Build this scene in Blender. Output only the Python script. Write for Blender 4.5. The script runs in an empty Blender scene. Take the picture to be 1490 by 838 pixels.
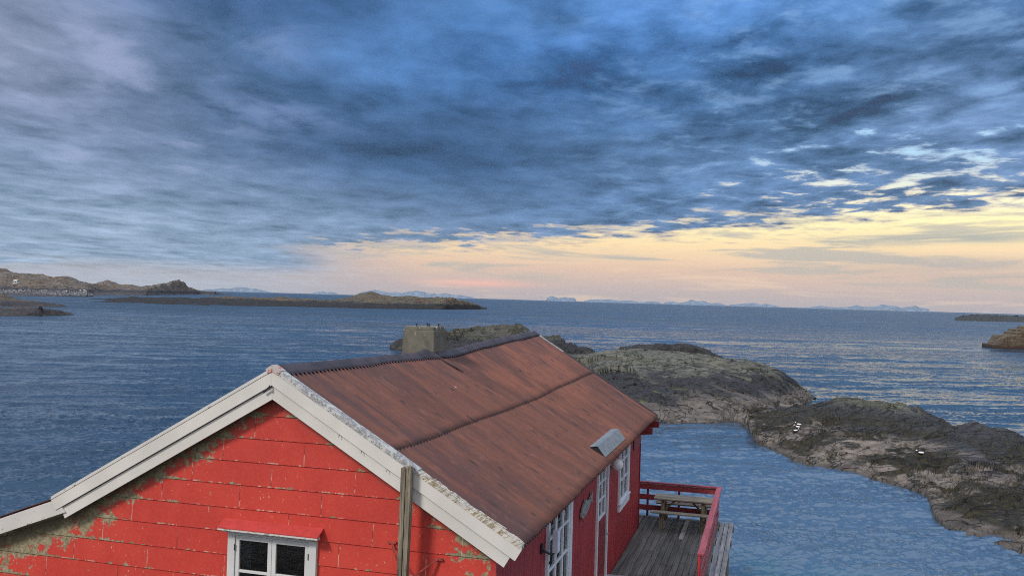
import bpy, bmesh, math, random
import numpy as np
from mathutils import Vector, Matrix
R = math.radians
random.seed(7)
C = bpy.context.scene.collection

# ------------------------------------------------------------------ camera
CAM_Z = 8.5
FPX = 1340.0
SLOPE = 0.0287
RHO = math.atan(SLOPE)
TH = math.atan(16.6*math.cos(RHO)/FPX)
cam = bpy.data.cameras.new('camera'); co = bpy.data.objects.new('camera', cam); C.objects.link(co)
cam.sensor_fit = 'HORIZONTAL'; cam.sensor_width = 36.0; cam.lens = 36.0*FPX/1490.0
cam.clip_start = 0.1; cam.clip_end = 150000
_m = Matrix.Rotation(math.pi/2+TH, 4, 'X') @ Matrix.Rotation(RHO, 4, 'Z')
co.matrix_world = Matrix.Translation((0, 0, CAM_Z)) @ _m
bpy.context.scene.camera = co

# ------------------------------------------------------------------ render settings
sc = bpy.context.scene
sc.view_settings.view_transform = 'Standard'
sc.view_settings.look = 'None'; sc.view_settings.gamma = 1.0; sc.view_settings.exposure = 0.20
sc.cycles.use_denoising = False
sc.cycles.filter_width = 1.0
sc.cycles.max_bounces = 6
sc.cycles.volume_bounces = 0

# ------------------------------------------------------------------ node helper
def srgb(r, g, b):
    f = lambda c: (c/255/12.92) if c/255 <= 0.04045 else ((c/255+0.055)/1.055)**2.4
    return (f(r), f(g), f(b), 1)
class N:
    def __init__(s, tree): s.t = tree; s.n = tree.nodes; s.l = tree.links
    def put(s, sock, v):
        if v is None: return
        if isinstance(v, bpy.types.NodeSocket): s.l.new(v, sock)
        else:
            if isinstance(v, (tuple, list)) and len(v) == 3 and sock.type == 'RGBA': v = (*v, 1)
            sock.default_value = v
    def math(s, op, a, b=None, c=None, clamp=False):
        m = s.n.new('ShaderNodeMath'); m.operation = op; m.use_clamp = clamp
        s.put(m.inputs[0], a)
        if b is not None: s.put(m.inputs[1], b)
        if c is not None: s.put(m.inputs[2], c)
        return m.outputs[0]
    def add(s, a, b): return s.math('ADD', a, b)
    def sub(s, a, b): return s.math('SUBTRACT', a, b)
    def mul(s, a, b): return s.math('MULTIPLY', a, b)
    def div(s, a, b): return s.math('DIVIDE', a, b)
    def mn(s, a, b): return s.math('MINIMUM', a, b)
    def mx(s, a, b): return s.math('MAXIMUM', a, b)
    def ss(s, x, a, b, lo=0.0, hi=1.0):
        m = s.n.new('ShaderNodeMapRange'); m.interpolation_type = 'SMOOTHSTEP'
        s.put(m.inputs['Value'], x); s.put(m.inputs['From Min'], a); s.put(m.inputs['From Max'], b)
        s.put(m.inputs['To Min'], lo); s.put(m.inputs['To Max'], hi); return m.outputs[0]
    def mix(s, f, a, b, mode='MIX'):
        m = s.n.new('ShaderNodeMix'); m.data_type = 'RGBA'; m.blend_type = mode
        s.put(m.inputs[0], f); s.put(m.inputs[6], a); s.put(m.inputs[7], b); return m.outputs[2]
    def noise(s, vec, scale, detail=4, rough=0.55, dist=0.0, col=False):
        m = s.n.new('ShaderNodeTexNoise'); s.put(m.inputs['Vector'], vec); m.inputs['Scale'].default_value = scale
        m.inputs['Detail'].default_value = detail; m.inputs['Roughness'].default_value = rough; m.inputs['Distortion'].default_value = dist
        return m.outputs['Color' if col else 'Fac']
    def voro(s, vec, scale, feature='F1', out='Distance', rnd=1.0):
        m = s.n.new('ShaderNodeTexVoronoi'); m.feature = feature; s.put(m.inputs['Vector'], vec)
        m.inputs['Scale'].default_value = scale; m.inputs['Randomness'].default_value = rnd; return m.outputs[out]
    def xyz(s, v):
        m = s.n.new('ShaderNodeSeparateXYZ'); s.put(m.inputs[0], v); return m.outputs
    def comb(s, x, y, z):
        m = s.n.new('ShaderNodeCombineXYZ'); s.put(m.inputs[0], x); s.put(m.inputs[1], y); s.put(m.inputs[2], z); return m.outputs[0]
    def mapv(s, v, scale=(1, 1, 1), rot=(0, 0, 0), loc=(0, 0, 0)):
        m = s.n.new('ShaderNodeMapping'); s.put(m.inputs[0], v)
        m.inputs['Location'].default_value = loc; m.inputs['Rotation'].default_value = rot; m.inputs['Scale'].default_value = scale
        return m.outputs[0]
    def ramp(s, f, stops):
        m = s.n.new('ShaderNodeValToRGB'); s.put(m.inputs[0], f); e = m.color_ramp.elements
        while len(e) < len(stops): e.new(0.5)
        for el, (p, c) in zip(e, stops): el.position = p; el.color = c if len(c) == 4 else (*c, 1)
        return m.outputs[0]
    def bump(s, h, strength=0.5, dist=0.02, normal=None):
        m = s.n.new('ShaderNodeBump'); s.put(m.inputs['Height'], h); s.put(m.inputs['Strength'], strength)
        s.put(m.inputs['Distance'], dist)
        if normal is not None: s.put(m.inputs['Normal'], normal)
        return m.outputs[0]

# ------------------------------------------------------------------ sun and sky
SUN_AZ, SUN_EL = R(230), R(40)      # azimuth clockwise from +Y: light comes from behind and left
sund = bpy.data.lights.new('sun', 'SUN'); suno = bpy.data.objects.new('sun', sund); C.objects.link(suno)
sund.energy = 2.2; sund.angle = R(12); sund.color = (1.0, 0.95, 0.89)
_d = Vector((math.sin(SUN_AZ)*math.cos(SUN_EL), math.cos(SUN_AZ)*math.cos(SUN_EL), math.sin(SUN_EL)))
suno.rotation_euler = _d.to_track_quat('Z', 'Y').to_euler(); suno.location = _d*60

world = bpy.data.worlds.new('World'); sc.world = world; world.use_nodes = True
nt = world.node_tree; nt.nodes.clear(); n = N(nt)
BGS = 0.1
def build_sky():
    tc = nt.nodes.new('ShaderNodeTexCoord').outputs['Generated']
    x, y, z = n.xyz(tc)
    az = n.mul(n.math('ARCTAN2', x, y), 180/math.pi)
    el = n.mul(n.math('ARCSINE', z), 180/math.pi)
    sky = nt.nodes.new('ShaderNodeTexSky'); sky.sky_type = 'NISHITA'; sky.sun_disc = False
    sky.sun_elevation = SUN_EL; sky.sun_rotation = SUN_AZ
    # cloud layer seen in perspective: direction projected on a flat sheet overhead
    zz = n.add(n.mx(z, 0.0), 0.055)
    pv = n.comb(n.div(x, zz), n.div(y, zz), 0.0)
    big = n.noise(n.mapv(pv, (0.42, 0.55, 1), (0, 0, R(12)), (3.1, 1.7, 0)), 1.0, 5, 0.5, 0.3)
    mid = n.noise(n.mapv(pv, (1.9, 1.35, 1), (0, 0, R(-8)), (7.7, 2.2, 0)), 1.0, 6, 0.55, 0.4)
    fine = n.noise(n.mapv(pv, (4.6, 3.0, 1), (0, 0, R(-6)), (1.3, 5.2, 0)), 1.0, 7, 0.6, 0.25)
    hn = n.noise(n.mapv(pv, (4.2, 3.4, 1), (0, 0, R(-7)), (4.4, 9.1, 0)), 1.0, 5, 0.6, 0.2)
    wisp = n.noise(n.mapv(n.comb(az, el, 0), (0.085, 1.0, 1), (0, 0, R(3))), 1.0, 6, 0.6, 0.5)
    def G(a, e, sa, se, tilt=0.0):         # soft patch of sky around (azimuth, elevation) in degrees
        da = n.sub(az, a); de = n.sub(n.sub(el, e), n.mul(da, tilt))
        q = n.add(n.math('POWER', n.div(da, sa), 2), n.math('POWER', n.div(de, se), 2))
        return n.math('EXPONENT', n.mul(q, -1))
    # --- cloud colour
    col = n.mix(n.ss(el, 0, 14), srgb(122, 148, 178), srgb(68, 110, 158))
    col = n.mix(n.mul(G(-31, 13.5, 13, 7.5, -0.25), 0.9), col, srgb(142, 152, 178))
    col = n.mix(n.mul(G(-30, 1.5, 20, 4.5), 0.8), col, srgb(146, 168, 190))
    col = n.mix(n.mul(G(4, 15.5, 13, 3.5, 0.12), 0.75), col, srgb(92, 146, 218))
    col = n.mix(n.mul(G(-5, 8.6, 15, 3.4, -0.06), 0.9), col, srgb(40, 76, 117))
    col = n.mix(n.mul(G(-18, 18.5, 9, 2.6, -0.1), 0.6), col, srgb(58, 90, 143))
    col = n.mix(n.mul(G(15, 12.5, 9, 2.2, -0.1), 0.55), col, srgb(48, 84, 122))
    col = n.mix(n.mul(G(26, 11, 7, 6), 0.55), col, srgb(98, 124, 160))
    col = n.mix(n.mul(G(9, 6, 14, 2.2, 0.1), 0.5), col, srgb(74, 114, 162))
    tex = n.add(n.add(n.mul(n.sub(big, 0.5), 0.8), n.mul(n.sub(mid, 0.5), 1.5)), n.add(n.mul(n.sub(fine, 0.5), 1.0), n.mul(n.mul(n.sub(hn, 0.5), n.ss(az, -6, 14)), 1.2)))
    rgt = n.ss(az, -8, 22, 0.85, 1.35)
    br = n.add(0.97, n.mul(n.mul(tex, rgt), 1.55))
    col = n.mix(1.0, col, n.comb(n.mx(br, 0.35), n.mx(n.add(1.0, n.mul(n.sub(br, 1.0), 0.84)), 0.35), n.mx(n.add(1.0, n.mul(n.sub(br, 1.0), 0.80)), 0.38)), 'MULTIPLY')
    bil = n.mul(n.ss(hn, 0.50, 0.68), n.ss(az, -4, 16)); col = n.mix(n.mul(bil, 0.42), col, srgb(132, 168, 208))
    # bright lavender streaks on the left
    lav = n.mul(n.ss(mid, 0.50, 0.68), n.mul(n.ss(az, -10, -22), n.ss(el, 4, 9)))
    col = n.mix(n.mul(lav, 0.42), col, srgb(158, 165, 198))
    lav2 = n.mul(G(-14.5, 10.6, 4.2, 0.75, -0.05), n.ss(fine, 0.35, 0.6))
    col = n.mix(n.mul(lav2, 0.55), col, srgb(118, 140, 184))
    # --- clear air: pink haze at the horizon, yellow above, pale blue in the gaps
    cl = n.ramp(n.div(el, 14.0), [(0.0, srgb(172, 162, 168)), (0.06, srgb(188, 168, 164)), (0.15, srgb(222, 184, 156)),
                                  (0.25, srgb(250, 216, 158)), (0.36, srgb(255, 240, 176)), (0.47, srgb(255, 246, 205)), (0.62, srgb(176, 214, 242)), (1.0, srgb(150, 205, 250))])
    cl = n.mix(n.ss(az, -8, -19), cl, srgb(158, 174, 196))
    cl = n.mix(n.mul(G(-2.2, 0.95, 3.2, 0.22), 0.75), cl, srgb(244, 178, 158))
    st = n.mul(n.ss(wisp, 0.49, 0.60), n.mul(n.ss(el, 0.6, 1.6), n.ss(el, 7.5, 4.5)))
    cl = n.mix(n.mul(st, 0.85), cl, srgb(178, 170, 158))
    cl = n.mix(n.mul(G(25.5, 4.1, 5.5, 0.32, 0.02), n.ss(wisp, 0.3, 0.5)), cl, srgb(158, 158, 152))
    cl = n.mix(n.mul(G(27, 2.4, 6.5, 0.75), 0.6), cl, srgb(178, 162, 154))
    st2 = n.mul(n.ss(wisp, 0.47, 0.33), n.ss(el, 5.5, 3.0))
    cl = n.mix(n.mul(st2, 0.35), cl, srgb(250, 214, 170))
    nis = n.mix(1.0, sky.outputs[0], (BGS, BGS, BGS, 1), 'MULTIPLY')
    cl = n.mix(0.10, n.mix(1.0, cl, (1.16, 1.14, 1.08, 1), 'MULTIPLY'), nis)
    # --- where the deck ends: edge rises to the right
    edge = n.add(n.mul(n.sub(az, -16), 0.088), 2.1)
    wob = n.add(n.mul(n.sub(wisp, 0.5), 4.2), n.mul(n.sub(hn, 0.5), 3.4))
    above = n.ss(n.sub(el, n.add(edge, wob)), -0.5, 0.75)
    leftc = n.ss(n.add(az, n.mul(n.sub(wisp, 0.5), 9)), -5.0, -15.0)
    lowfade = n.ss(el, 0.0, 2.0, 0.45, 1.0)
    cover = n.mx(above, n.mul(leftc, lowfade))
    # holes in the deck to the right
    thr = n.sub(0.80, n.mul(n.mul(n.mul(n.ss(az, 0, 22), n.ss(az, 60, 42)), n.ss(el, 16, 7.5)), 0.25))
    thr = n.sub(thr, n.mul(G(20.3, 15.1, 1.3, 0.6, -0.1), 0.24))
    thr = n.sub(thr, n.mul(G(12.2, 11.4, 0.35, 0.25), 0.20))
    hole = n.ss(n.sub(n.add(n.mul(hn, 0.8), n.mul(fine, 0.2)), thr), -0.06, 0.075)
    cover = n.mul(cover, n.sub(1.0, n.mul(hole, 0.85)))
    # lit fringe of the deck
    fr = n.mul(n.mul(cover, n.sub(1.0, cover)), 2.2)
    col = n.mix(n.mul(fr, n.ss(el, 11, 5)), col, srgb(214, 190, 176))
    allsky = n.mix(cover, cl, col)
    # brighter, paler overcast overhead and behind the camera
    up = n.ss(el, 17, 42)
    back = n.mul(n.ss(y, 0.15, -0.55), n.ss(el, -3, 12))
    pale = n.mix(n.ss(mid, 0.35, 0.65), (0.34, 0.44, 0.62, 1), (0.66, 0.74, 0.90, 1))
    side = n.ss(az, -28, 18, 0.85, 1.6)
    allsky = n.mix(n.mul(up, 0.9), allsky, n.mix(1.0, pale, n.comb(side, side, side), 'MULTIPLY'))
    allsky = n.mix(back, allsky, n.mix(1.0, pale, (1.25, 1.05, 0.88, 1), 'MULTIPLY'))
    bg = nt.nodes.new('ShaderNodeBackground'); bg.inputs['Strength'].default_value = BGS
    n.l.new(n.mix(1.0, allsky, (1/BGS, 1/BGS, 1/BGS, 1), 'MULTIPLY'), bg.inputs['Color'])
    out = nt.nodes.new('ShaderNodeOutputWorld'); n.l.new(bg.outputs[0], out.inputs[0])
build_sky()

# ------------------------------------------------------------------ scene helpers
def tag(o, label=None, cat=None, group=None, kind=None):
    if label: o['label'] = label
    if cat: o['category'] = cat
    if group: o['group'] = group
    if kind: o['kind'] = kind
    return o
def px_ray(px, py):
    c, s = math.cos(RHO), math.sin(RHO); dx, dy = px-745, py-419
    u = c*dx+s*dy; v = -s*dx+c*dy
    return np.array([u/FPX, math.cos(TH)+math.sin(TH)*v/FPX, math.sin(TH)-math.cos(TH)*v/FPX])
def W(px, py, dist):
    d = px_ray(px, py); return np.array([d[0]*dist/d[1], dist, CAM_Z+d[2]*dist/d[1]])
def WZ(px, py, z=0.0):
    d = px_ray(px, py); t = (z-CAM_Z)/d[2]; return np.array([d[0]*t, d[1]*t, z])
def project(P):
    P = np.asarray(P, float); x, y, z = P[..., 0], P[..., 1], P[..., 2]-CAM_Z
    F = y*math.cos(TH)+z*math.sin(TH); U = -y*math.sin(TH)+z*math.cos(TH)
    u = FPX*x/F; v = -FPX*U/F; c, s = math.cos(RHO), math.sin(RHO)
    return 745+c*u-s*v, 419+s*u+c*v

class MB:
    def __init__(s): s.v = []; s.f = []
    def quad(s, a, b, c, d):
        i = len(s.v); s.v += [tuple(a), tuple(b), tuple(c), tuple(d)]; s.f.append((i, i+1, i+2, i+3))
    def hexa(s, p):       # 8 points: bottom loop 0-3, top loop 4-7
        i = len(s.v); s.v += [tuple(q) for q in p]
        for f in ((3, 2, 1, 0), (4, 5, 6, 7), (0, 1, 5, 4), (1, 2, 6, 5), (2, 3, 7, 6), (3, 0, 4, 7)):
            s.f.append(tuple(i+k for k in f))
        return s
    def box(s, x0, x1, y0, y1, z0, z1):
        return s.hexa([(x0, y0, z0), (x1, y0, z0), (x1, y1, z0), (x0, y1, z0), (x0, y0, z1), (x1, y0, z1), (x1, y1, z1), (x0, y1, z1)])
    def prism(s, loop, d):   # loop of 3-D points extruded by vector d
        k = len(loop); i = len(s.v); s.v += [tuple(p) for p in loop]+[tuple(np.add(p, d)) for p in loop]
        s.f.append(tuple(i+j for j in range(k))[::-1]); s.f.append(tuple(i+k+j for j in range(k)))
        for j in range(k): s.f.append((i+j, i+(j+1) % k, i+k+(j+1) % k, i+k+j))
        return s
    def bar(s, a, b, w, h, up=(0, 0, 1)):
        a = Vector(a); b = Vector(b); d = (b-a).normalized(); sd = d.cross(Vector(up)).normalized(); u2 = sd.cross(d)
        q = [(-w/2, -h/2), (w/2, -h/2), (w/2, h/2), (-w/2, h/2)]
        A = [a+sd*i+u2*j for i, j in q]; B = [b+sd*i+u2*j for i, j in q]
        return s.prism([tuple(p) for p in A], tuple(b-a))
    def tube(s, pts, r, seg=10):
        pts = [Vector(p) for p in pts]; i0 = len(s.v); m = len(pts)
        rs = r if isinstance(r, (list, tuple)) else [r]*m
        for k, p in enumerate(pts):
            d = (pts[min(k+1, m-1)]-pts[max(k-1, 0)]).normalized()
            a = d.orthogonal().normalized(); b = d.cross(a)
            for j in range(seg):
                t = 2*math.pi*j/seg; s.v.append(tuple(p+(a*math.cos(t)+b*math.sin(t))*rs[k]))
        for k in range(m-1):
            for j in range(seg):
                s.f.append((i0+k*seg+j, i0+k*seg+(j+1) % seg, i0+(k+1)*seg+(j+1) % seg, i0+(k+1)*seg+j))
        s.f.append(tuple(i0+j for j in range(seg))[::-1]); s.f.append(tuple(i0+(m-1)*seg+j for j in range(seg)))
        return s
    def grid(s, P):          # P: array nu x nv x 3
        nu, nv = P.shape[:2]; i0 = len(s.v); s.v += [tuple(p) for p in P.reshape(-1, 3)]
        for a in range(nu-1):
            for b in range(nv-1):
                s.f.append((i0+a*nv+b, i0+(a+1)*nv+b, i0+(a+1)*nv+b+1, i0+a*nv+b+1))
        return s
    def build(s, name, mat, parent=None, off=(0, 0, 0), smooth=False, bevel=0.0, fix=True):
        me = bpy.data.meshes.new(name)
        o_ = np.array(off); me.from_pydata([tuple(np.subtract(p, o_)) for p in s.v], [], s.f); me.update()
        if fix:
            bm = bmesh.new(); bm.from_mesh(me); bmesh.ops.recalc_face_normals(bm, faces=bm.faces); bm.to_mesh(me); bm.free()
        if mat: me.materials.append(mat)
        if smooth: me.shade_smooth()
        o = bpy.data.objects.new(name, me); C.objects.link(o)
        if parent: o.parent = parent
        if bevel:
            b = o.modifiers.new('bevel', 'BEVEL'); b.width = bevel; b.segments = 2; b.limit_method = 'ANGLE'
        return o
def np_mesh(name, P, mat, smooth=True, flip=False):
    nu, nv = P.shape[:2]; idx = np.arange(nu*nv).reshape(nu, nv)
    q = np.stack([idx[:-1, :-1], idx[1:, :-1], idx[1:, 1:], idx[:-1, 1:]], -1).reshape(-1, 4)
    if flip: q = q[:, ::-1]
    me = bpy.data.meshes.new(name); me.vertices.add(nu*nv); me.vertices.foreach_set('co', P.reshape(-1).astype(np.float32))
    me.loops.add(q.size); me.loops.foreach_set('vertex_index', q.reshape(-1).astype(np.int32))
    me.polygons.add(len(q)); me.polygons.foreach_set('loop_start', np.arange(0, q.size, 4, dtype=np.int32))
    me.update(calc_edges=True); me.validate()
    if mat: me.materials.append(mat)
    if smooth: me.shade_smooth()
    o = bpy.data.objects.new(name, me); C.objects.link(o); return o
def copy_tree(o, parent=None):
    c = o.copy(); C.objects.link(c)
    if parent: c.parent = parent
    for ch in list(o.children): copy_tree(ch, c)
    return c

# numpy noise
def _h(ix, iy, iz, seed):
    h = (ix.astype(np.int64)*374761393+iy.astype(np.int64)*668265263+iz.astype(np.int64)*2147483647+seed*974711) & 0xffffffff
    h = ((h ^ (h >> 13))*1274126177) & 0xffffffff
    h = ((h ^ (h >> 16))*2246822519) & 0xffffffff
    return ((h ^ (h >> 15)) & 0xffffff)/float(0xffffff)*2-1
def vnoise(x, y, z, seed=0):
    x, y, z = np.broadcast_arrays(np.asarray(x, float), np.asarray(y, float), np.asarray(z, float))
    ix, iy, iz = np.floor(x), np.floor(y), np.floor(z); fx, fy, fz = x-ix, y-iy, z-iz
    s = lambda t: t*t*t*(t*(t*6-15)+10); fx, fy, fz = s(fx), s(fy), s(fz); r = 0
    for a in (0, 1):
        for b in (0, 1):
            for c in (0, 1):
                r = r+_h(ix+a, iy+b, iz+c, seed)*(fx if a else 1-fx)*(fy if b else 1-fy)*(fz if c else 1-fz)
    return r
def fbm(x, y, z=0.0, seed=0, octv=5, gain=0.5):
    r = 0; a = 1
    for i in range(octv):
        r = r+a*vnoise(x*2**i+i*17.3, y*2**i-i*9.1, np.asarray(z)*2**i, seed+i); a *= gain
    return r
def ridged(x, y, z=0.0, seed=0, octv=4):
    r = 0; a = 1
    for i in range(octv):
        r = r+a*(1-np.abs(vnoise(x*2**i, y*2**i, np.asarray(z)*2**i, seed+i))*2); a *= 0.5
    return r

# ------------------------------------------------------------------ materials
def new_mat(name):
    m = bpy.data.materials.new(name); m.use_nodes = True; t = m.node_tree; k = N(t)
    bs = t.nodes['Principled BSDF']; tc = t.nodes.new('ShaderNodeTexCoord')
    return m, k, bs, tc.outputs['Object']
def simple(name, col, rough=0.6, metal=0.0, var=0.15, scale=6.0, bump=0.0):
    m, k, bs, oc = new_mat(name)
    f = k.noise(oc, scale, 6, 0.6)
    c0 = tuple(c*(1-var) for c in col[:3]); c1 = tuple(min(1, c*(1+var)) for c in col[:3])
    k.put(bs.inputs['Base Color'], k.mix(k.ss(f, 0.3, 0.7), c0, c1))
    bs.inputs['Roughness'].default_value = rough; bs.inputs['Metallic'].default_value = metal
    if bump: k.put(bs.inputs['Normal'], k.bump(f, 0.5, bump))
    return m
AZ = 5.06            # apex height in the house's own frame

def mat_gable():
    m, k, bs, oc = new_mat('flaking_red_paint')
    x, y, z = k.xyz(oc); zr = k.sub(z, AZ)
    ax = k.math('ABSOLUTE', x)
    rake = k.sub(k.mul(zr, -1), k.mul(ax, 0.577))
    rake2 = k.sub(k.sub(k.mul(zr, -1), 2.02), k.mul(k.sub(k.mul(x, -1), 3.48), 0.37))
    d = k.mn(k.mx(rake, 0), 9.0)
    isl = k.ss(x, -3.42, -3.52)
    d = k.add(k.mul(d, k.sub(1, isl)), k.mul(rake2, isl))
    d = k.sub(d, 0.36)
    row = k.math('FRACT', k.div(k.add(k.mul(zr, -1), 0.02), 0.318))      # 0 just under a joint, 1 at its lower edge
    nz = k.noise(k.mapv(oc, (1, 1, 1.0)), 5.5, 8, 0.66, 0.3)
    nzf = k.noise(oc, 26, 6, 0.7)
    nbig = k.noise(k.mapv(oc, (1, 1, 0.8)), 1.3, 5, 0.6, 0.4)
    left = k.ss(x, 1.5, -4.0)
    right = k.ss(x, 1.7, 3.0)
    # peeling is worst under the rakes, to the lower left and at the lower edge of the boards
    bias = k.add(k.mul(k.ss(d, 0.62, -0.04), k.ss(x, 0.6, -3.2, 0.14, 0.205)), k.mul(left, 0.085))
    bias = k.add(bias, k.mul(right, 0.09))
    edge = k.mx(k.ss(row, 0.80, 1.0), k.mul(k.ss(row, 0.12, 0.0), 0.5))
    bias = k.add(bias, k.mul(edge, 0.12))
    v = k.add(k.add(k.mul(nz, 0.75), k.mul(nbig, 0.38)), k.mul(nzf, 0.22)); v = k.sub(v, 0.150)
    peel = k.ss(k.add(v, bias), 0.728, 0.756)
    chips = k.mul(k.ss(k.noise(k.mapv(oc, (1.0, 1, 0.8)), 24, 4, 0.65), 0.655, 0.685), k.ss(nbig, 0.38, 0.56))
    pinch = k.mul(k.ss(row, 0.93, 0.985), k.ss(k.noise(k.mapv(oc, (1, 1, 0.15)), 9, 5, 0.7), 0.53, 0.6))
    red = k.mix(k.ss(nbig, 0.3, 0.7), (0.48, 0.034, 0.021), (0.57, 0.048, 0.029))
    red = k.mix(k.mul(k.ss(nzf, 0.35, 0.75), 0.35), red, (0.64, 0.085, 0.06))
    bare = k.mix(k.ss(nzf, 0.35, 0.65), (0.17, 0.145, 0.075), (0.36, 0.31, 0.20))
    pink = (0.66, 0.36, 0.27, 1)
    c = k.mix(k.mx(chips, pinch), red, pink)
    c = k.mix(peel, c, bare)
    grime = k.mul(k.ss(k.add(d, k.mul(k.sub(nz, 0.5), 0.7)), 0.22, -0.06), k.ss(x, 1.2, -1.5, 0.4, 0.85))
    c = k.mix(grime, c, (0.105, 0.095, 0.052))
    # narrow vertical butt joints, staggered row by row
    rown = k.math('FLOOR', k.div(k.add(k.mul(zr, -1), 0.02), 0.318))
    jx = k.math('FRACT', k.add(k.div(x, 1.22), k.math('FRACT', k.mul(rown, 0.389))))
    joint = k.mul(k.ss(k.math('ABSOLUTE', k.sub(jx, 0.5)), 0.0065, 0.003), k.ss(nbig, 0.40, 0.46))
    c = k.mix(k.mul(joint, 0.75), c, k.mix(k.ss(nz, 0.45, 0.55), (0.16, 0.03, 0.02), (0.6, 0.4, 0.3)))
    k.put(bs.inputs['Base Color'], c); k.put(bs.inputs['Roughness'], k.add(0.55, k.mul(peel, 0.35)))
    hgt = k.sub(k.add(k.mul(k.sub(1, peel), 0.6), k.mul(nzf, 0.25)), k.mul(joint, 0.8))
    k.put(bs.inputs['Normal'], k.bump(hgt, 0.6, 0.006))
    return m
def mat_roof():
    m, k, bs, oc = new_mat('rusty_painted_iron')
    x, y, z = k.xyz(oc)
    st = k.mapv(oc, (0.45, 2.6, 0.4)); st2 = k.mapv(oc, (1.2, 13, 1.2))
    a = k.noise(st, 1.0, 6, 0.6, 0.4); b = k.noise(st2, 1.0, 6, 0.65, 0.2); big = k.noise(oc, 0.42, 4, 0.55, 0.5)
    fine = k.noise(oc, 30, 5, 0.7)
    c = k.mix(k.ss(a, 0.30, 0.68), (0.104, 0.040, 0.026), (0.172, 0.062, 0.039))
    org = k.mul(k.ss(big, 0.44, 0.62), k.ss(y, 4.0, 9.0))
    c = k.mix(k.mul(org, 0.55), c, (0.29, 0.100, 0.055))
    dark = k.mul(k.ss(k.add(a, k.mul(b, 0.35)), 0.80, 0.60), 1.0)
    dk = k.mx(k.mul(k.ss(x, 1.3, 0.2), 0.45), k.mul(k.ss(y, 2.6, 0.3), 0.55))
    dk = k.mn(k.add(dk, k.mul(k.ss(k.noise(k.mapv(oc, (0.8, 1.6, 1)), 1.1, 5, 0.6, 0.5), 0.54, 0.66), 0.50)), 0.8)
    c = k.mix(k.mul(dark, dk), c, (0.062, 0.036, 0.043))
    c = k.mix(k.mul(k.ss(b, 0.56, 0.70), 0.22), c, (0.08, 0.038, 0.035))
    c = k.mix(k.mul(k.ss(b, 0.44, 0.30), 0.22), c, (0.30, 0.125, 0.09))
    mot = k.noise(k.mapv(oc, (1.6, 3.2, 1)), 1.6, 7, 0.7, 0.3); c = k.mix(k.mul(k.ss(mot, 0.52, 0.66), 0.5), c, (0.075, 0.036, 0.034)); c = k.mix(k.mul(k.ss(mot, 0.46, 0.34), 0.35), c, (0.27, 0.11, 0.075))
    # nail rust: short dark dashes running down the sheets
    dv = k.voro(k.mapv(oc, (1.5, 7.5, 0.0)), 1.0)
    dm = k.mul(k.ss(dv, 0.20, 0.10), k.ss(k.noise(oc, 0.8, 3, 0.5), 0.43, 0.52))
    c = k.mix(k.mul(dm, 0.75), c, (0.035, 0.022, 0.022))
    # rows of nail heads
    for x0 in (0.98, 2.55, 3.28):
        ny = k.math('ABSOLUTE', k.sub(k.math('FRACT', k.div(y, 0.285)), 0.5))
        nx = k.math('ABSOLUTE', k.sub(x, x0))
        nm = k.mul(k.ss(nx, 0.055, 0.02), k.ss(ny, 0.085, 0.045))
        nm = k.mul(nm, k.ss(k.noise(oc, 1.7, 4, 0.7), 0.42, 0.58))
        c = k.mix(k.mul(nm, 0.8), c, (0.03, 0.018, 0.018))
    # grime collected under the lap between the sheets
    lapd = k.math('ABSOLUTE', k.sub(x, k.add(1.70, k.mul(k.sub(b, 0.5), 0.08))))
    c = k.mix(k.mul(k.ss(lapd, 0.06, 0.0), k.mul(k.ss(b, 0.35, 0.62), 0.7)), c, (0.045, 0.03, 0.03))
    # dirt in the troughs, deepened to paint the shade between the ribs
    tr = k.math('COSINE', k.mul(y, 2*math.pi/0.12))
    c = k.mix(k.mul(k.ss(tr, -0.1, -0.95), k.add(0.45, k.mul(a, 0.8))), c, (0.026, 0.013, 0.015))
    # droppings
    w = k.voro(k.mapv(oc, (1.1, 1.9, 0.0), loc=(0.3, 0.4, 0)), 1.0)
    wm = k.mul(k.ss(k.add(w, k.mul(k.sub(fine, 0.5), 0.06)), 0.035, 0.022), k.ss(k.noise(oc, 1.1, 2, 0.5), 0.48, 0.52))
    c = k.mix(wm, c, (0.7, 0.65, 0.6))
    c = k.mix(k.mul(k.ss(fine, 0.62, 0.75), 0.25), c, (0.07, 0.04, 0.035))
    k.put(bs.inputs['Base Color'], c); bs.inputs['Roughness'].default_value = 0.62
    k.put(bs.inputs['Normal'], k.bump(fine, 0.3, 0.002))
    return m
def mat_white(name, flake=0.5, base=(0.70, 0.665, 0.61), bare=(0.16, 0.15, 0.12), stretch=(1, 1, 1), lo=0.60, rot=0.0):
    m, k, bs, oc = new_mat(name)
    a = k.noise(k.mapv(k.mapv(oc, (1, 1, 1), (0, rot, 0)) if rot else oc, stretch), 9, 8, 0.7, 0.2); b = k.noise(oc, 1.4, 4, 0.5); f = k.noise(oc, 45, 5, 0.7)
    c = k.mix(k.ss(b, 0.3, 0.7), tuple(q*0.86 for q in base), base)
    c = k.mix(k.mul(k.ss(f, 0.5, 0.8), 0.25), c, tuple(q*0.6 for q in base))
    pm = k.ss(k.add(k.mul(a, 0.7), k.mul(b, 0.3*flake+0.1)), lo, lo+0.04)
    c = k.mix(pm, c, k.mix(k.ss(f, 0.4, 0.6), bare, tuple(q*2.2 for q in bare)))
    k.put(bs.inputs['Base Color'], c); bs.inputs['Roughness'].default_value = 0.6
    k.put(bs.inputs['Normal'], k.bump(k.sub(k.mul(f, 0.3), pm), 0.5, 0.004))
    return m
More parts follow.
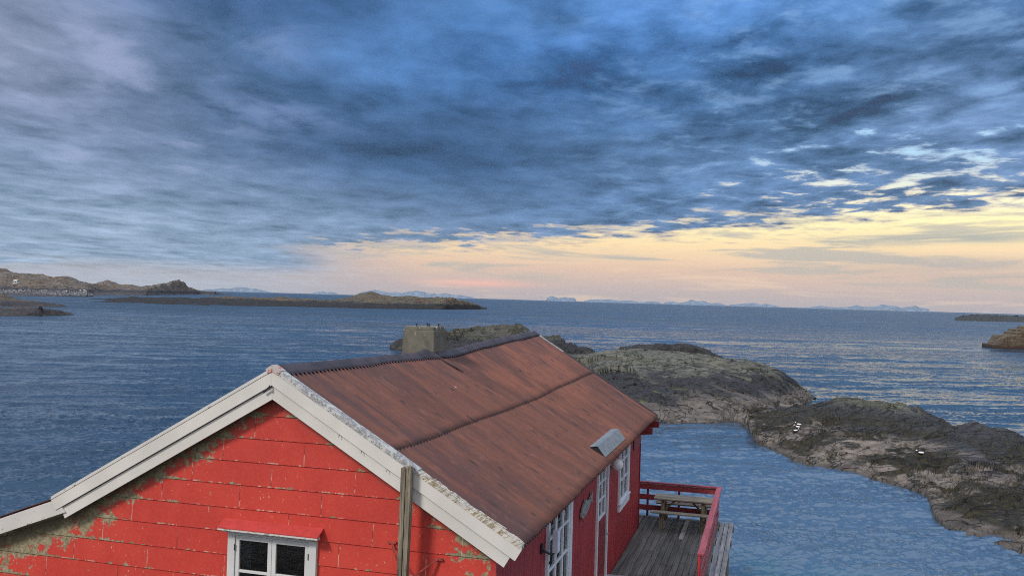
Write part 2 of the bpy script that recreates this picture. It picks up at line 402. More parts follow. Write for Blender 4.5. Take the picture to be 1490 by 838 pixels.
def mat_wood(name, c0, c1, axis='Y', scale=1.0, rough=0.85, boards=None):
    m, k, bs, oc = new_mat(name)
    s = {'X': (0.9, 16, 16), 'Y': (16, 0.9, 16), 'Z': (16, 16, 0.9)}[axis]
    g = k.noise(k.mapv(oc, tuple(q*scale for q in s)), 1.0, 7, 0.65, 0.6); b = k.noise(oc, 2.2, 5, 0.6)
    c = k.mix(k.ss(g, 0.3, 0.72), c0, c1)
    if boards:
        x, y, z = k.xyz(oc)
        i = k.math('FLOOR', k.div(k.sub(x, boards[0]), boards[1]))
        r = k.math('FRACT', k.mul(k.math('SINE', k.mul(i, 12.9898)), 43758.5))
        c = k.mix(1.0, c, k.comb(*[k.add(0.68, k.mul(r, 0.62))]*3), 'MULTIPLY')
    c = k.mix(k.mul(k.ss(b, 0.52, 0.75), 0.5), c, tuple(q*0.45 for q in c0))
    k.put(bs.inputs['Base Color'], c); bs.inputs['Roughness'].default_value = rough
    k.put(bs.inputs['Normal'], k.bump(g, 0.6, 0.004))
    return m
def mat_redwall():
    m, k, bs, oc = new_mat('red_corrugated_cladding')
    a = k.noise(k.mapv(oc, (1, 10, 0.8)), 1.0, 6, 0.6); f = k.noise(oc, 18, 5, 0.7); b = k.noise(oc, 0.9, 4, 0.55)
    c = k.mix(k.ss(a, 0.3, 0.7), (0.24, 0.020, 0.026), (0.37, 0.038, 0.044))
    c = k.mix(k.mul(k.ss(b, 0.4, 0.7), 0.4), c, (0.16, 0.016, 0.022))
    c = k.mix(k.mul(k.ss(f, 0.62, 0.74), 0.35), c, (0.50, 0.11, 0.10))
    k.put(bs.inputs['Base Color'], c); bs.inputs['Roughness'].default_value = 0.5
    return m
def mat_concrete():
    m, k, bs, oc = new_mat('old_concrete')
    a = k.noise(oc, 3.5, 8, 0.65, 0.4); f = k.noise(oc, 38, 5, 0.7); x, y, z = k.xyz(oc)
    c = k.mix(k.ss(a, 0.3, 0.7), (0.095, 0.090, 0.072), (0.170, 0.163, 0.130))
    c = k.mix(k.mul(k.ss(f, 0.55, 0.7), 0.4), c, (0.09, 0.085, 0.06))
    # droppings running from the rim
    run = k.ss(k.noise(k.mapv(oc, (1, 1, 0.10)), 13, 3, 0.6), 0.60, 0.64)
    zz = k.sub(z, AZ+0.44)
    c = k.mix(k.mul(run, k.ss(k.add(zz, k.mul(a, 0.28)), -0.02, 0.07)), c, (0.72, 0.71, 0.66))
    c = k.mix(k.mul(k.ss(zz, 0.02, 0.032), k.ss(a, 0.4, 0.55)), c, (0.75, 0.74, 0.70))
    k.put(bs.inputs['Base Color'], c); bs.inputs['Roughness'].default_value = 0.9
    k.put(bs.inputs['Normal'], k.bump(k.add(a, k.mul(f, 0.4)), 0.5, 0.012)); return m
def mat_glass(name='window_glass', tint=(0.55, 0.6, 0.62)):
    m = bpy.data.materials.new(name); m.use_nodes = True; t = m.node_tree; k = N(t); t.nodes.clear()
    tr = t.nodes.new('ShaderNodeBsdfTransparent'); tr.inputs[0].default_value = (*tint, 1)
    gl = t.nodes.new('ShaderNodeBsdfGlossy'); gl.inputs['Roughness'].default_value = 0.02
    fr = t.nodes.new('ShaderNodeFresnel'); fr.inputs[0].default_value = 1.5
    mx = t.nodes.new('ShaderNodeMixShader'); k.l.new(k.add(fr.outputs[0], 0.10), mx.inputs[0]); k.l.new(tr.outputs[0], mx.inputs[1]); k.l.new(gl.outputs[0], mx.inputs[2])
    o = t.nodes.new('ShaderNodeOutputMaterial'); k.l.new(mx.outputs[0], o.inputs[0]); return m
def mat_rock(name, zone=(1.6, 2.8), weed=0.0, lichen=0.5, far=1.0, tan=(0.30, 0.225, 0.18), top=(0.135, 0.140, 0.100), dark=(0.032, 0.034, 0.042), warm=0.0, green=0.0):
    """shore rock: bare pale rock in the splash zone, black band above it, grey rock with lichen on top"""
    m, k, bs, oc = new_mat(name)
    x, y, z = k.xyz(oc); s = 1.0/far
    big = k.noise(oc, 0.22*s, 5, 0.6, 0.5); mid = k.noise(k.mapv(oc, (1, 1.6, 2.5)), 0.9*s, 7, 0.62, 0.5); fine = k.noise(oc, 4.5*s, 7, 0.7)
    zn = k.add(z, k.mul(k.sub(k.add(k.mul(big, 0.7), k.mul(mid, 0.3)), 0.5), 3.4*zone[0]*0.95))
    c = k.mix(k.ss(mid, 0.3, 0.7), tuple(q*0.6 for q in tan), tuple(min(1, q*1.25) for q in tan))
    c = k.mix(k.mul(k.ss(fine, 0.5, 0.68), 0.5), c, tuple(q*0.35 for q in tan))
    dk = k.mix(k.ss(fine, 0.35, 0.65), dark, tuple(q*2.3 for q in dark))
    tp = k.mix(k.ss(mid, 0.32, 0.68), tuple(q*0.55 for q in top), tuple(q*1.45 for q in top))
    tp = k.mix(k.mul(k.ss(fine, 0.48, 0.66), lichen), tp, (0.26, 0.26, 0.22))
    tp = k.mix(k.mul(k.ss(big, 0.50, 0.62), 0.55), tp, (0.065, 0.072, 0.038))
    if warm: tp = k.mix(k.mul(k.ss(big, 0.42, 0.58), warm), tp, (0.20, 0.11, 0.05))
    c = k.mix(k.ss(zn, zone[0]-0.35*zone[0], zone[0]+0.1*zone[0]), c, dk)
    c = k.mix(k.ss(zn, zone[1]-0.15*zone[1], zone[1]+0.2*zone[1]), c, tp)
    if green:
        gm = k.mul(k.mul(k.ss(z, 1.0, 1.25), k.ss(z, 2.0, 1.6)), k.mul(k.ss(k.noise(oc, 0.55, 4, 0.6), 0.54, 0.62), k.ss(x, 16.5, 13)))
        c = k.mix(k.mul(gm, green), c, (0.13, 0.17, 0.02))
    if weed:
        wn = k.add(k.mul(k.noise(k.mapv(oc, (1, 1, 0.5)), 0.34, 7, 0.62, 0.6), 0.75), k.mul(fine, 0.25))
        wm = k.mul(k.ss(wn, 0.50-0.02*weed, 0.53), k.mul(k.ss(z, zone[1]+0.2, zone[0]*0.8), k.ss(z, 0.05, 0.25)))
        wc = k.mix(k.ss(fine, 0.4, 0.65), (0.012, 0.012, 0.008), (0.052, 0.042, 0.018))
        c = k.mix(wm, c, wc)
    wet = k.ss(k.add(z, k.mul(k.sub(mid, 0.5), 0.5)), 0.26*far**0.3, 0.05)
    c = k.mix(k.mul(wet, 0.6), c, tuple(q*0.22 for q in tan))
    cn = k.noise(k.mapv(oc, (0.20*s, 0.75*s, 0.9*s), (0, 0, R(14))), 1.0, 3, 0.5, 0.8)
    cn2 = k.noise(k.mapv(oc, (0.9*s, 0.35*s, 0.9*s), (0, 0, R(-20)), (9, 2, 0)), 1.0, 3, 0.5, 0.8)
    ck = k.mx(k.ss(k.math('ABSOLUTE', k.sub(cn, 0.5)), 0.016, 0.003), k.mul(k.ss(k.math('ABSOLUTE', k.sub(cn2, 0.5)), 0.012, 0.002), k.ss(big, 0.45, 0.55)))
    c = k.mix(k.mul(ck, 0.85), c, tuple(q*0.5 for q in dark))
    k.put(bs.inputs['Base Color'], c); bs.inputs['Roughness'].default_value = 0.88
    h = k.sub(k.add(k.mul(mid, 0.8), k.mul(fine, 0.35)), k.mul(ck, 0.5))
    k.put(bs.inputs['Normal'], k.bump(h, 1.0, 0.42*far)); return m
def mat_sea():
    m, k, bs, oc = new_mat('sea_water')
    x, y, z = k.xyz(oc)
    # gusts and slicks: long streaks lying across the wind
    p1 = k.noise(k.mapv(oc, (0.0045, 0.026, 1), (0, 0, R(3))), 1.0, 5, 0.6, 0.3)
    p2 = k.noise(k.mapv(oc, (0.028, 0.16, 1), (0, 0, R(-5))), 1.0, 5, 0.6, 0.4)
    gust = k.ss(k.add(k.mul(p1, 0.55), k.mul(p2, 0.45)), 0.40, 0.58)
    # wave slopes taken straight from vector noise, so far water stays as ruffled as near water
    def slopes(vec, amp, detail=3, dist=0.3):
        q = k.noise(vec, 1.0, detail, 0.6, dist, True); r_, g_, b_ = k.xyz(q)
        return k.mul(k.sub(r_, 0.5), amp), k.mul(k.sub(g_, 0.5), amp*1.35)
    s1 = slopes(k.mapv(oc, (1.0, 2.2, 1), (0, 0, R(-26))), 1.15); s2 = slopes(k.mapv(oc, (3.2, 4.6, 1), (0, 0, R(20))), 1.0)
    s3 = slopes(k.mapv(oc, (0.16, 0.50, 1), (0, 0, R(-12)), (5, 3, 0)), 0.30); s4 = slopes(k.mapv(oc, (0.020, 0.13, 1), (0, 0, R(-3)), (2, 8, 0)), 0.30)
    ga = k.add(0.16, k.mul(gust, 1.1))
    lee = k.mul(k.ss(k.sub(x, k.mul(y, 0.22)), 0.0, 16.0), k.mul(k.ss(y, 50, 66), k.ss(y, 150, 85))); ga = k.mul(ga, k.sub(1.0, k.mul(lee, 0.6)))
    rad = k.math('SQRT', k.add(k.mul(x, x), k.mul(y, y))); lod = k.ss(rad, 50, 200, 0.36, 1.0); face = k.mul(k.add(k.ss(rad, 60, 200, 0.0, 0.07), k.ss(rad, 110, 500, 0.0, 0.30)), k.mul(k.add(0.35, k.mul(gust, 0.75)), -1.0))
    sx = k.add(k.mul(k.add(s1[0], s2[0]), ga), k.add(s3[0], s4[0])); sy = k.add(k.mul(k.add(s1[1], s2[1]), ga), k.add(s3[1], s4[1]))
    vm = k.n.new('ShaderNodeVectorMath'); vm.operation = 'NORMALIZE'; gn = k.n.new('ShaderNodeNewGeometry').outputs['Normal']; gx, gy, gz = k.xyz(gn)
    k.put(vm.inputs[0], k.comb(k.add(k.mul(sx, lod), gx), k.add(k.add(k.mul(sy, lod), face), gy), gz)); nrm = vm.outputs[0]
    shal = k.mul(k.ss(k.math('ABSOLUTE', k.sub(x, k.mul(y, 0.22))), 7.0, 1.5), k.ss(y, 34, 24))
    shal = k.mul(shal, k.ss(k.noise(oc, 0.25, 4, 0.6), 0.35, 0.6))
    c = k.mix(gust, (0.024, 0.060, 0.104), (0.016, 0.043, 0.080))
    cove = k.mul(k.ss(y, 78, 52), k.ss(k.sub(x, k.mul(y, 0.10)), -3.0, 2.0)); c = k.mix(k.mul(cove, k.ss(p1, 0.25, 0.5, 0.7, 1.0)), c, (0.062, 0.118, 0.195))  # near cove body colour lightened to stand in for bright sky reflection
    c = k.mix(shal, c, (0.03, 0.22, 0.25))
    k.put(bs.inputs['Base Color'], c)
    k.put(bs.inputs['Roughness'], 0.10)
    bs.inputs['IOR'].default_value = 1.333
    k.put(bs.inputs['Normal'], nrm); return m
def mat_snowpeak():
    m, k, bs, oc = new_mat('haze_tinted_snowy_rock')
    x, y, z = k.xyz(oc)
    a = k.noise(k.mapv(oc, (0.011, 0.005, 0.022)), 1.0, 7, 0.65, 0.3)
    c = k.mix(k.ss(a, 0.50, 0.56), (0.155, 0.205, 0.265), (0.235, 0.29, 0.355))  # blue of the distant air mixed into both rock and snow colours
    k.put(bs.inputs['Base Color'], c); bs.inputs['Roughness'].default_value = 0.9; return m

def mat_boulders():
    m, k, bs, oc = new_mat('pale_quarry_boulders'); x, y, z = k.xyz(oc)
    cc = k.voro(k.mapv(oc, (0.55, 0.3, 0.8)), 1.0, out='Color'); r_, g_, b_ = k.xyz(cc)
    c = k.mix(k.ss(k.math('POWER', r_, 1.6), 0.1, 1.0), (0.06, 0.058, 0.058), (0.46, 0.44, 0.42)); c = k.mix(k.ss(z, 1.3, 0.5), c, (0.035, 0.033, 0.033))
    c = k.mix(k.ss(k.voro(k.mapv(oc, (0.55, 0.3, 0.8)), 1.0, 'DISTANCE_TO_EDGE'), 0.12, 0.03), c, (0.02, 0.02, 0.022))
    k.put(bs.inputs['Base Color'], c); bs.inputs['Roughness'].default_value = 0.9; return m
M = dict(
    gable=mat_gable(), roof=mat_roof(), redwall=mat_redwall(), concrete=mat_concrete(), glass=mat_glass(),
    barge2=mat_white('stained_barge_paint', 0.7, base=(0.66, 0.63, 0.58), bare=(0.16, 0.15, 0.12), lo=0.585),
    barge=mat_white('white_barge_paint', 0.3, lo=0.66), cap=mat_white('flaking_cap_paint', 1.0, base=(0.62, 0.61, 0.58), bare=(0.20, 0.20, 0.20), stretch=(1, 1, 1), lo=0.51),
    rotcap=mat_white('rotting_white_wood', 1.0, base=(0.62, 0.58, 0.51), bare=(0.19, 0.15, 0.09), stretch=(0.22, 2.5, 3.0), lo=0.55, rot=R(30)),
    white=mat_white('white_window_paint', 0.3, base=(0.66, 0.66, 0.64), lo=0.68),
    frame=simple('clean_white_paint', (0.64, 0.68, 0.74), 0.45, var=0.08),
    flash=simple('dark_lead_flashing', (0.040, 0.026, 0.032), 0.6, 0.0, 0.55, 3, 0.004),
    galv=simple('galvanised_sheet', (0.30, 0.32, 0.32), 0.42, 0.5, 0.2, 7, 0.002),
    black=simple('black_rubber_and_shade', (0.012, 0.013, 0.02), 0.5), steel=simple('rusty_bolt_iron', (0.03, 0.025, 0.03), 0.6),
    redwood=simple('painted_red_wood', (0.21, 0.020, 0.026), 0.5, 0, 0.25, 4, 0.002),
    redrail=mat_wood('worn_red_rail_paint', (0.24, 0.028, 0.038), (0.38, 0.075, 0.088), 'Y', 1.0, 0.5),
    redpost=simple('bright_red_paint', (0.55, 0.035, 0.03), 0.5, 0, 0.12),
    hood=simple('smooth_red_paint', (0.47, 0.048, 0.042), 0.5, 0, 0.12, 9, 0.001),
    rust=simple('rusty_red_iron', (0.30, 0.05, 0.035), 0.7, 0, 0.4, 14, 0.002),
    post=mat_wood('weathered_grey_post', (0.06, 0.048, 0.032), (0.34, 0.29, 0.21), 'Z', 1.9),
    deck=mat_wood('grey_deck_boards', (0.085, 0.078, 0.066), (0.20, 0.185, 0.16), 'Y', 1.0, boards=(3.10, 0.136)),
    decklight=mat_wood('bleached_walkway_boards', (0.20, 0.205, 0.21), (0.40, 0.40, 0.40), 'Y'),
    plank=mat_wood('pale_new_plank', (0.28, 0.27, 0.24), (0.42, 0.40, 0.36), 'Y'),
    table=mat_wood('weathered_table_wood', (0.17, 0.145, 0.10), (0.42, 0.37, 0.28), 'X'),
    tableleg=mat_wood('table_leg_wood', (0.14, 0.12, 0.075), (0.31, 0.27, 0.18), 'Z'),
    fish=mat_wood('grey_driftwood', (0.14, 0.145, 0.15), (0.36, 0.37, 0.38), 'Y'),
    dim=simple('dark_room_lining', (0.20, 0.21, 0.22), 0.9), curtain=simple('pale_curtain_cloth', (0.50, 0.53, 0.56), 0.9, var=0.2),
    blind=simple('grey_brown_blind', (0.16, 0.135, 0.115), 0.9, var=0.35, scale=2.5),
    globe=simple('opal_lamp_glass', (0.72, 0.72, 0.74), 0.25, var=0.03), box=simple('white_enamel_box', (0.62, 0.66, 0.80), 0.4, var=0.05),
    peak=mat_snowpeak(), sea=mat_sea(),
    rock_hump=mat_rock('sea_rock_grey', (1.55, 2.5), 0.0, 0.40, green=0.8, tan=(0.175, 0.152, 0.132), top=(0.125, 0.124, 0.098), dark=(0.018, 0.019, 0.021)),
    rock_ridge=mat_rock('sea_rock_weedy', (0.95, 1.9), 2.6, 0.25, tan=(0.235, 0.200, 0.172), top=(0.115, 0.115, 0.082), dark=(0.026, 0.028, 0.032)),
    rock_black=mat_rock('sea_rock_black', (0.6, 6.0), 0.0, 0.2, tan=(0.16, 0.13, 0.11), dark=(0.022, 0.020, 0.018)),
    rock_back=mat_rock('sea_rock_brown', (0.7, 2.2), 0.0, 0.25, top=(0.070, 0.066, 0.050), tan=(0.06, 0.050, 0.042), dark=(0.02, 0.02, 0.022)),
    isle=mat_rock('skerry_rock', (1.5, 3.4), 0.0, 0.7, far=3.2, tan=(0.024, 0.021, 0.020), top=(0.080, 0.068, 0.042), dark=(0.014, 0.013, 0.013), warm=0.5),
    isle_near=mat_rock('skerry_rock_near', (0.9, 1.9), 0.0, 0.5, far=2.2, tan=(0.075, 0.060, 0.052), top=(0.085, 0.072, 0.056), dark=(0.03, 0.027, 0.030), warm=0.3),
    head=mat_rock('headland_rock', (3.0, 6.0), 0.0, 0.8, far=6, tan=(0.10, 0.085, 0.085), top=(0.150, 0.125, 0.105), dark=(0.030, 0.028, 0.032), warm=0.40),
    boulders=mat_boulders(),
    darkboulders=simple('dark_quarry_boulders', (0.030, 0.032, 0.026), 0.9, 0, 0.7, 0.3),
)
def mat_pier():
    m, k, bs, oc = new_mat('old_pier_masonry')
    b = k.n.new('ShaderNodeTexBrick'); k.put(b.inputs['Vector'], k.mapv(oc, (1, 1, 1), (R(90), 0, 0)))
    b.inputs['Scale'].default_value = 1.0; b.inputs['Brick Width'].default_value = 1.5; b.inputs['Row Height'].default_value = 0.62; b.inputs['Mortar Size'].default_value = 0.05
    b.inputs['Color1'].default_value = (0.14, 0.092, 0.055, 1); b.inputs['Color2'].default_value = (0.085, 0.058, 0.040, 1); b.inputs['Mortar'].default_value = (0.03, 0.025, 0.022, 1)
    x, y, z = k.xyz(oc); a = k.noise(oc, 0.8, 6, 0.65)
    c = k.mix(k.ss(a, 0.45, 0.65), b.outputs[0], (0.16, 0.14, 0.085)); c = k.mix(k.ss(z, 1.6, 0.2), c, (0.045, 0.026, 0.020))
    k.put(bs.inputs['Base Color'], c); bs.inputs['Roughness'].default_value = 0.9; k.put(bs.inputs['Normal'], k.bump(a, 0.7, 0.15)); return m
M['pier'] = mat_pier()

# ------------------------------------------------------------------ sea
def build_sea():
    # one sheet: real waves modelled near the house, fading into shaded ripples further out
    th = np.concatenate([np.linspace(-180, -38, 40)[:-1], np.linspace(-38, 38, 900), np.linspace(38, 180, 40)[1:]])*math.pi/180
    rr = np.concatenate([[0.5, 4, 8, 12], np.geomspace(15, 260, 1000), np.geomspace(262, 65000, 70)])
    X = np.outer(rr, np.sin(th)); Y = np.outer(rr, np.cos(th))
    m = (rr > 14) & (rr < 261); Z = np.zeros_like(X); x = X[m]; y = Y[m]
    def rot(a, sx, sy): c, s_ = math.cos(a), math.sin(a); return (x*c+y*s_)*sx, (-x*s_+y*c)*sy
    f1 = np.clip(1.6-rr[m]/110, 0, 1)[:, None]; f2 = np.clip(1.5-rr[m]/180, 0, 1)[:, None]
    gust = 0.75+0.35*fbm(x*0.02, y*0.09, 0, 95, 3)
    a1, b1 = rot(R(24), 1.15, 2.6); a2, b2 = rot(R(-30), 1.7, 3.4); a3, b3 = rot(R(10), 0.16, 0.50)
    z = fbm(a1*1.3, b1*1.5, 0, 81, 4, 0.62)*0.050+(1-np.abs(fbm(a2*1.2, b2*1.8, 0, 84, 3, 0.6)))*0.036
    z = z*gust*f1+fbm(a3, b3, 0, 87, 2)*0.13*f2
    z = z+fbm(x*0.022+y*0.01, y*0.15, 0, 97, 2)*0.16*np.clip((rr[m][:, None]-45)/40, 0, 1)
    Z[m] = z-0.12*f1
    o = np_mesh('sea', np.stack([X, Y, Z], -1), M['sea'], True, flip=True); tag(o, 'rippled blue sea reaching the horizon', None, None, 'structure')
build_sea()

# ------------------------------------------------------------------ rocks and islands
def slabs(x, y, cell, seed, ax=1.0, ay=1.0):
    gx, gy = x*ax/cell, y*ay/cell; ix, iy = np.floor(gx), np.floor(gy); best = np.full(x.shape, 9.0); second = best.copy(); val = np.zeros(x.shape)
    for a in (-1, 0, 1):
        for b in (-1, 0, 1):
            cx, cy = ix+a, iy+b; z0 = np.zeros_like(cx)
            jx = cx+0.5+0.42*_h(cx, cy, z0, seed); jy = cy+0.5+0.42*_h(cx, cy, z0, seed+1); dx, dy = gx-jx, gy-jy; d = np.hypot(dx, dy)
            v = dx*_h(cx, cy, z0, seed+2)*0.9+dy*_h(cx, cy, z0, seed+3)*0.9+_h(cx, cy, z0, seed+4)*0.35
            m = d < best; second = np.where(m, best, np.minimum(second, d)); best = np.where(m, d, best); val = np.where(m, v, val)
    return val*cell, np.clip(1-(second-best)/0.07, 0, 1)
def loft(name, mat, keys, nu, nt, amp=0.4, fr=0.35, seed=1, label=None, strata=0.0, kind='structure', tip=True, crack=0.0, blocky=0.0, slab=0.0, slabh=0.16, drop=0.0):
    """keys: list of columns, each a list of world points from the near waterline over the crest to the far waterline"""
    K = len(keys[0]); A = np.array(keys, float)                # ncol x K x 3
    def interp(A, m, axis):
        A = np.moveaxis(A, axis, 0); L = A.shape[0]; t = np.linspace(0, L-1, m); i = np.clip(t.astype(int), 0, L-2); f = (t-i).reshape(-1, *[1]*(A.ndim-1))
        p0 = A[np.clip(i-1, 0, L-1)]; p1 = A[i]; p2 = A[i+1]; p3 = A[np.clip(i+2, 0, L-1)]
        lin = p1*(1-f)+p2*f
        cr = 0.5*((2*p1)+(-p0+p2)*f+(2*p0-5*p1+4*p2-p3)*f*f+(-p0+3*p1-3*p2+p3)*f**3)
        return np.moveaxis(0.45*lin+0.55*cr, 0, axis)
    P = interp(interp(A, nu, 0), nt, 1)
    x, y, z = P[..., 0], P[..., 1], P[..., 2]
    hz = np.clip((z+0.3)/(0.8*amp+0.4), 0.12, 1)
    d = fbm(x*fr, y*fr, z*fr*1.5, seed, 6, 0.52)*amp*0.75
    rg = (ridged(x*fr*1.1+3, y*fr*2.0, z*fr*2, seed+9, 4)-1.1)*amp*0.4
    dz = (d+rg)*hz
    if strata:      # sloping ledges
        q = (x*0.35+y*0.85+fbm(x*0.2, y*0.2, 0, seed+5, 3)*2.5)/strata; fq = q-np.floor(q)
        dz = dz+(fq**3*np.clip((1-fq)/0.15, 0, 1)-0.2)*strata*0.26*hz
    if crack:
        cr = np.abs(fbm(x*0.16+5, y*0.30, z*0.1, seed+21, 4)); dz = dz-np.clip(1-cr/0.045, 0, 1)*crack*hz
        cr = np.abs(fbm(x*0.34-5, y*0.12, z*0.1, seed+31, 4)); dz = dz-np.clip(1-cr/0.035, 0, 1)*crack*0.7*hz
    if slab:
        wx = x+fbm(x*0.25, y*0.25, 0, seed+61, 4)*slab*0.5; wy = y+fbm(x*0.25, y*0.25, 0, seed+66, 4)*slab*0.5
        v1, e1 = slabs(wx, wy, slab, seed+71, 0.45, 1.0); v2, e2 = slabs(wx, wy, slab*0.38, seed+81, 0.5, 1.0)
        dz = dz+(v1*slabh-e1*0.07+v2*slabh*0.8-e2*0.025)*hz+drop*np.interp(z, [-0.1, 0.05, 0.35, 0.6, 1.2], [0.0, 0.8, 0.5, 0.0, -1.0])
    if blocky:
        dz = dz+vnoise(np.floor(x/blocky), np.floor(y/blocky), 0, seed+3)*blocky*0.32*hz
    P = P.copy(); P[..., 2] += dz; P[..., 0] += fbm(x*fr*1.7+9, y*fr*1.7, z*fr, seed+41, 4)*amp*0.35*hz; P[..., 1] += fbm(x*fr*1.7-9, y*fr*1.7, z*fr, seed+51, 4)*amp*0.6*hz
    o = np_mesh(name, P, mat, True, flip=True); tag(o, label, None, None, kind)
    return o, P
def col(px, pyf, mids, back, skirt=1.2):
    """one column: near waterline pixel row, list of (row, distance) points above it, distance of the far waterline"""
    f = WZ(px, pyf, 0.0); sh = max(0.0, f[1]*1.015-mids[0][1])       # the near shore is always the nearest point
    mids = [(m[0], m[1]+sh) for m in mids]; back = max(back, mids[-1][1]*1.03+sh*0.5)
    pts = [f+np.array([0, -skirt*0.9, -skirt]), f+np.array([0, 0, 0.0])]
    for m in mids: pts.append(W(px if len(m) < 3 else m[2], m[0], m[1]))
    q = pts[-1]; bx = q[0]*back/q[1]
    pts.append(np.array([bx*0.5+q[0]*0.5*(1+0.5*(back/q[1]-1)), (back+q[1])/2, max(q[2]*0.62, -0.2)])); pts.append(np.array([bx, back, -skirt])); return pts

hump_keys = [
    col(760, 585, [(560, 74), (540, 76), (520, 84)], 96),
    col(820, 595, [(570, 72), (540, 77), (514, 86)], 100),
    col(850, 600, [(575, 70), (548, 76), (514, 86)], 102),
    col(885, 605, [(575, 70), (550, 75), (513, 86)], 103),
    col(920, 610, [(578, 69), (552, 74), (513, 86)], 103),
    col(960, 613, [(580, 69), (555, 74), (513, 86)], 103),
    col(1000, 617, [(583, 69), (558, 73), (515, 85)], 102),
    col(1040, 616, [(584, 69), (560, 73), (519, 84)], 101),
    col(1075, 612, [(584, 70), (562, 74), (523, 84)], 100),
    col(1105, 606, [(582, 72), (564, 76), (525, 84)], 98),
    col(1130, 602, [(583, 74), (566, 77), (538, 84)], 96),
    col(1150, 598, [(582, 76), (570, 79), (551, 84)], 94),
    col(1168, 592, [(582, 79), (576, 82), (566, 85)], 91),
    col(1184, 584, [(582, 85), (581, 86), (580, 87)], 89),
]
hump, P_h = loft('rock_outcrop', M['rock_hump'], hump_keys, 420, 260, 0.30, 0.20, 3, 'large rounded grey rock hump behind the red house, pale at the waterline', crack=0.22, strata=0, slab=4.6, slabh=0.13)
black_keys = [col(900, 556, [(512, 104), (509, 106)], 115), col(915, 556, [(508, 102), (501.5, 106)], 116), col(950, 556, [(504, 102), (498.5, 106)], 118),
              col(985, 556, [(504, 102), (499.5, 106)], 118), col(1020, 556, [(510, 102), (505.5, 106)], 117), col(1042, 556, [(518, 102), (516, 106)], 114), col(1060, 556, [(527, 102), (526, 105)], 110)]
loft('rock_outcrop', M['rock_black'], black_keys, 150, 60, 0.35, 0.35, 8, 'black low rock just behind the big grey hump')
back_keys = [col(568, 507, [(505, 148), (504.5, 150)], 153), col(585, 511, [(503, 146), (500, 150)], 160), col(610, 513, [(503, 144), (497, 151)], 166),
             col(640, 515, [(500, 143), (490, 152)], 172), col(675, 517, [(497, 143), (483, 152)], 176), col(705, 519, [(495, 142), (479, 152)], 178),
             col(742, 520, [(494, 142), (474.5, 152)], 178), col(765, 520, [(497, 142), (480, 152)], 176), col(785, 520, [(500, 142), (487, 151)], 174),
             col(812, 520, [(503, 142), (490, 150)], 170), col(826, 520, [(508, 142), (500, 149)], 164), col(845, 520, [(511, 142), (507, 148)], 158), col(864, 518, [(515, 142), (513, 146)], 152)]
loft('rock_outcrop', M['rock_back'], back_keys, 260, 90, 0.75, 0.22, 12, 'brown layered rock beyond the roof ridge', crack=0.25, slab=5.0, slabh=0.16)
ridge_keys = [
    col(1068, 612, [(603, 66), (597, 70), (592, 74)], 82, 0.9),
    col(1088, 622, [(608, 63), (600, 67), (594, 72)], 82, 0.9),
    col(1100, 640, [(622, 60), (609, 64), (598, 71)], 82, 0.9),
    col(1130, 655, [(632, 58), (612, 62), (597, 70)], 81, 0.9),
    col(1165, 668, [(640, 56), (615, 61), (591, 69)], 80, 0.9),
    col(1200, 677, [(648, 54), (620, 60), (583, 68)], 79, 0.9),
    col(1235, 685, [(654, 52.5), (624, 58.5), (580, 66)], 77, 0.9),
    col(1270, 695, [(660, 51), (632, 56.5), (583, 64)], 75, 0.9),
    col(1310, 704, [(668, 49.5), (640, 54.5), (592, 61.5)], 72, 0.9),
    col(1345, 717, [(672, 48), (645, 53), (606, 59)], 69, 0.9),
    col(1360, 746, [(690, 46.5), (650, 52), (612, 57.5)], 67, 0.9),
    col(1385, 765, [(700, 44.5), (655, 50.5), (620, 56)], 65, 0.9),
    col(1420, 779, [(704, 40.5), (662, 49), (622, 54.5)], 63, 0.9),
    col(1460, 791, [(710, 39), (676, 47), (633, 52)], 60, 0.9),
    col(1500, 801, [(720, 37.5), (690, 44), (654, 49.5)], 57, 0.9),
    col(1560, 815, [(735, 36.5), (712, 43), (690, 47)], 54, 0.9),
    col(1640, 815, [(765, 37), (740, 41), (730, 44)], 50, 0.9),
    col(1720, 830, [(800, 36), (790, 39), (790, 41)], 45, 0.9),
]
ridge, P_r = loft('rock_ridge', M['rock_ridge'], ridge_keys, 560, 300, 0.22, 0.22, 21, 'long low rock ridge with dark seaweed running to the right', strata=1.7, crack=0.14, slab=3.4, slabh=0.095, drop=0.16)
# mid distance island
isle_keys = [col(118, 439, [(437.5, 640)], 700, 2), col(160, 440.5, [(436.2, 640)], 720, 2), col(215, 442, [(433.5, 650), ], 760, 2), col(250, 443, [(433.5, 650)], 760, 2), col(290, 444, [(434.5, 650)], 760, 2),
             col(330, 445, [(433, 660)], 780, 2), col(370, 445.5, [(434, 660)], 780, 2), col(410, 446, [(433.3, 660)], 780, 2), col(450, 447, [(435.8, 660)], 780, 2),
             col(490, 448, [(437, 660)], 780, 2), col(510, 448.5, [(434, 665)], 790, 2), col(530, 449, [(427.5, 670)], 800, 2), col(540, 449, [(425.5, 670)], 800, 2), col(556, 449.5, [(428.5, 670)], 800, 2),
             col(580, 449.7, [(431, 670)], 800, 2), col(600, 450, [(430.6, 670)], 800, 2), col(625, 450, [(433, 670)], 790, 2), col(648, 450.3, [(432.6, 665)], 780, 2), col(670, 450.3, [(437, 660)], 760, 2),
             col(690, 450.3, [(442.5, 655)], 720, 2), col(709, 449.8, [(448.8, 655)], 680, 2)]
loft('island', M['isle'], isle_keys, 520, 50, 1.5, 0.09, 31, 'long low brown island in the middle distance', crack=0)
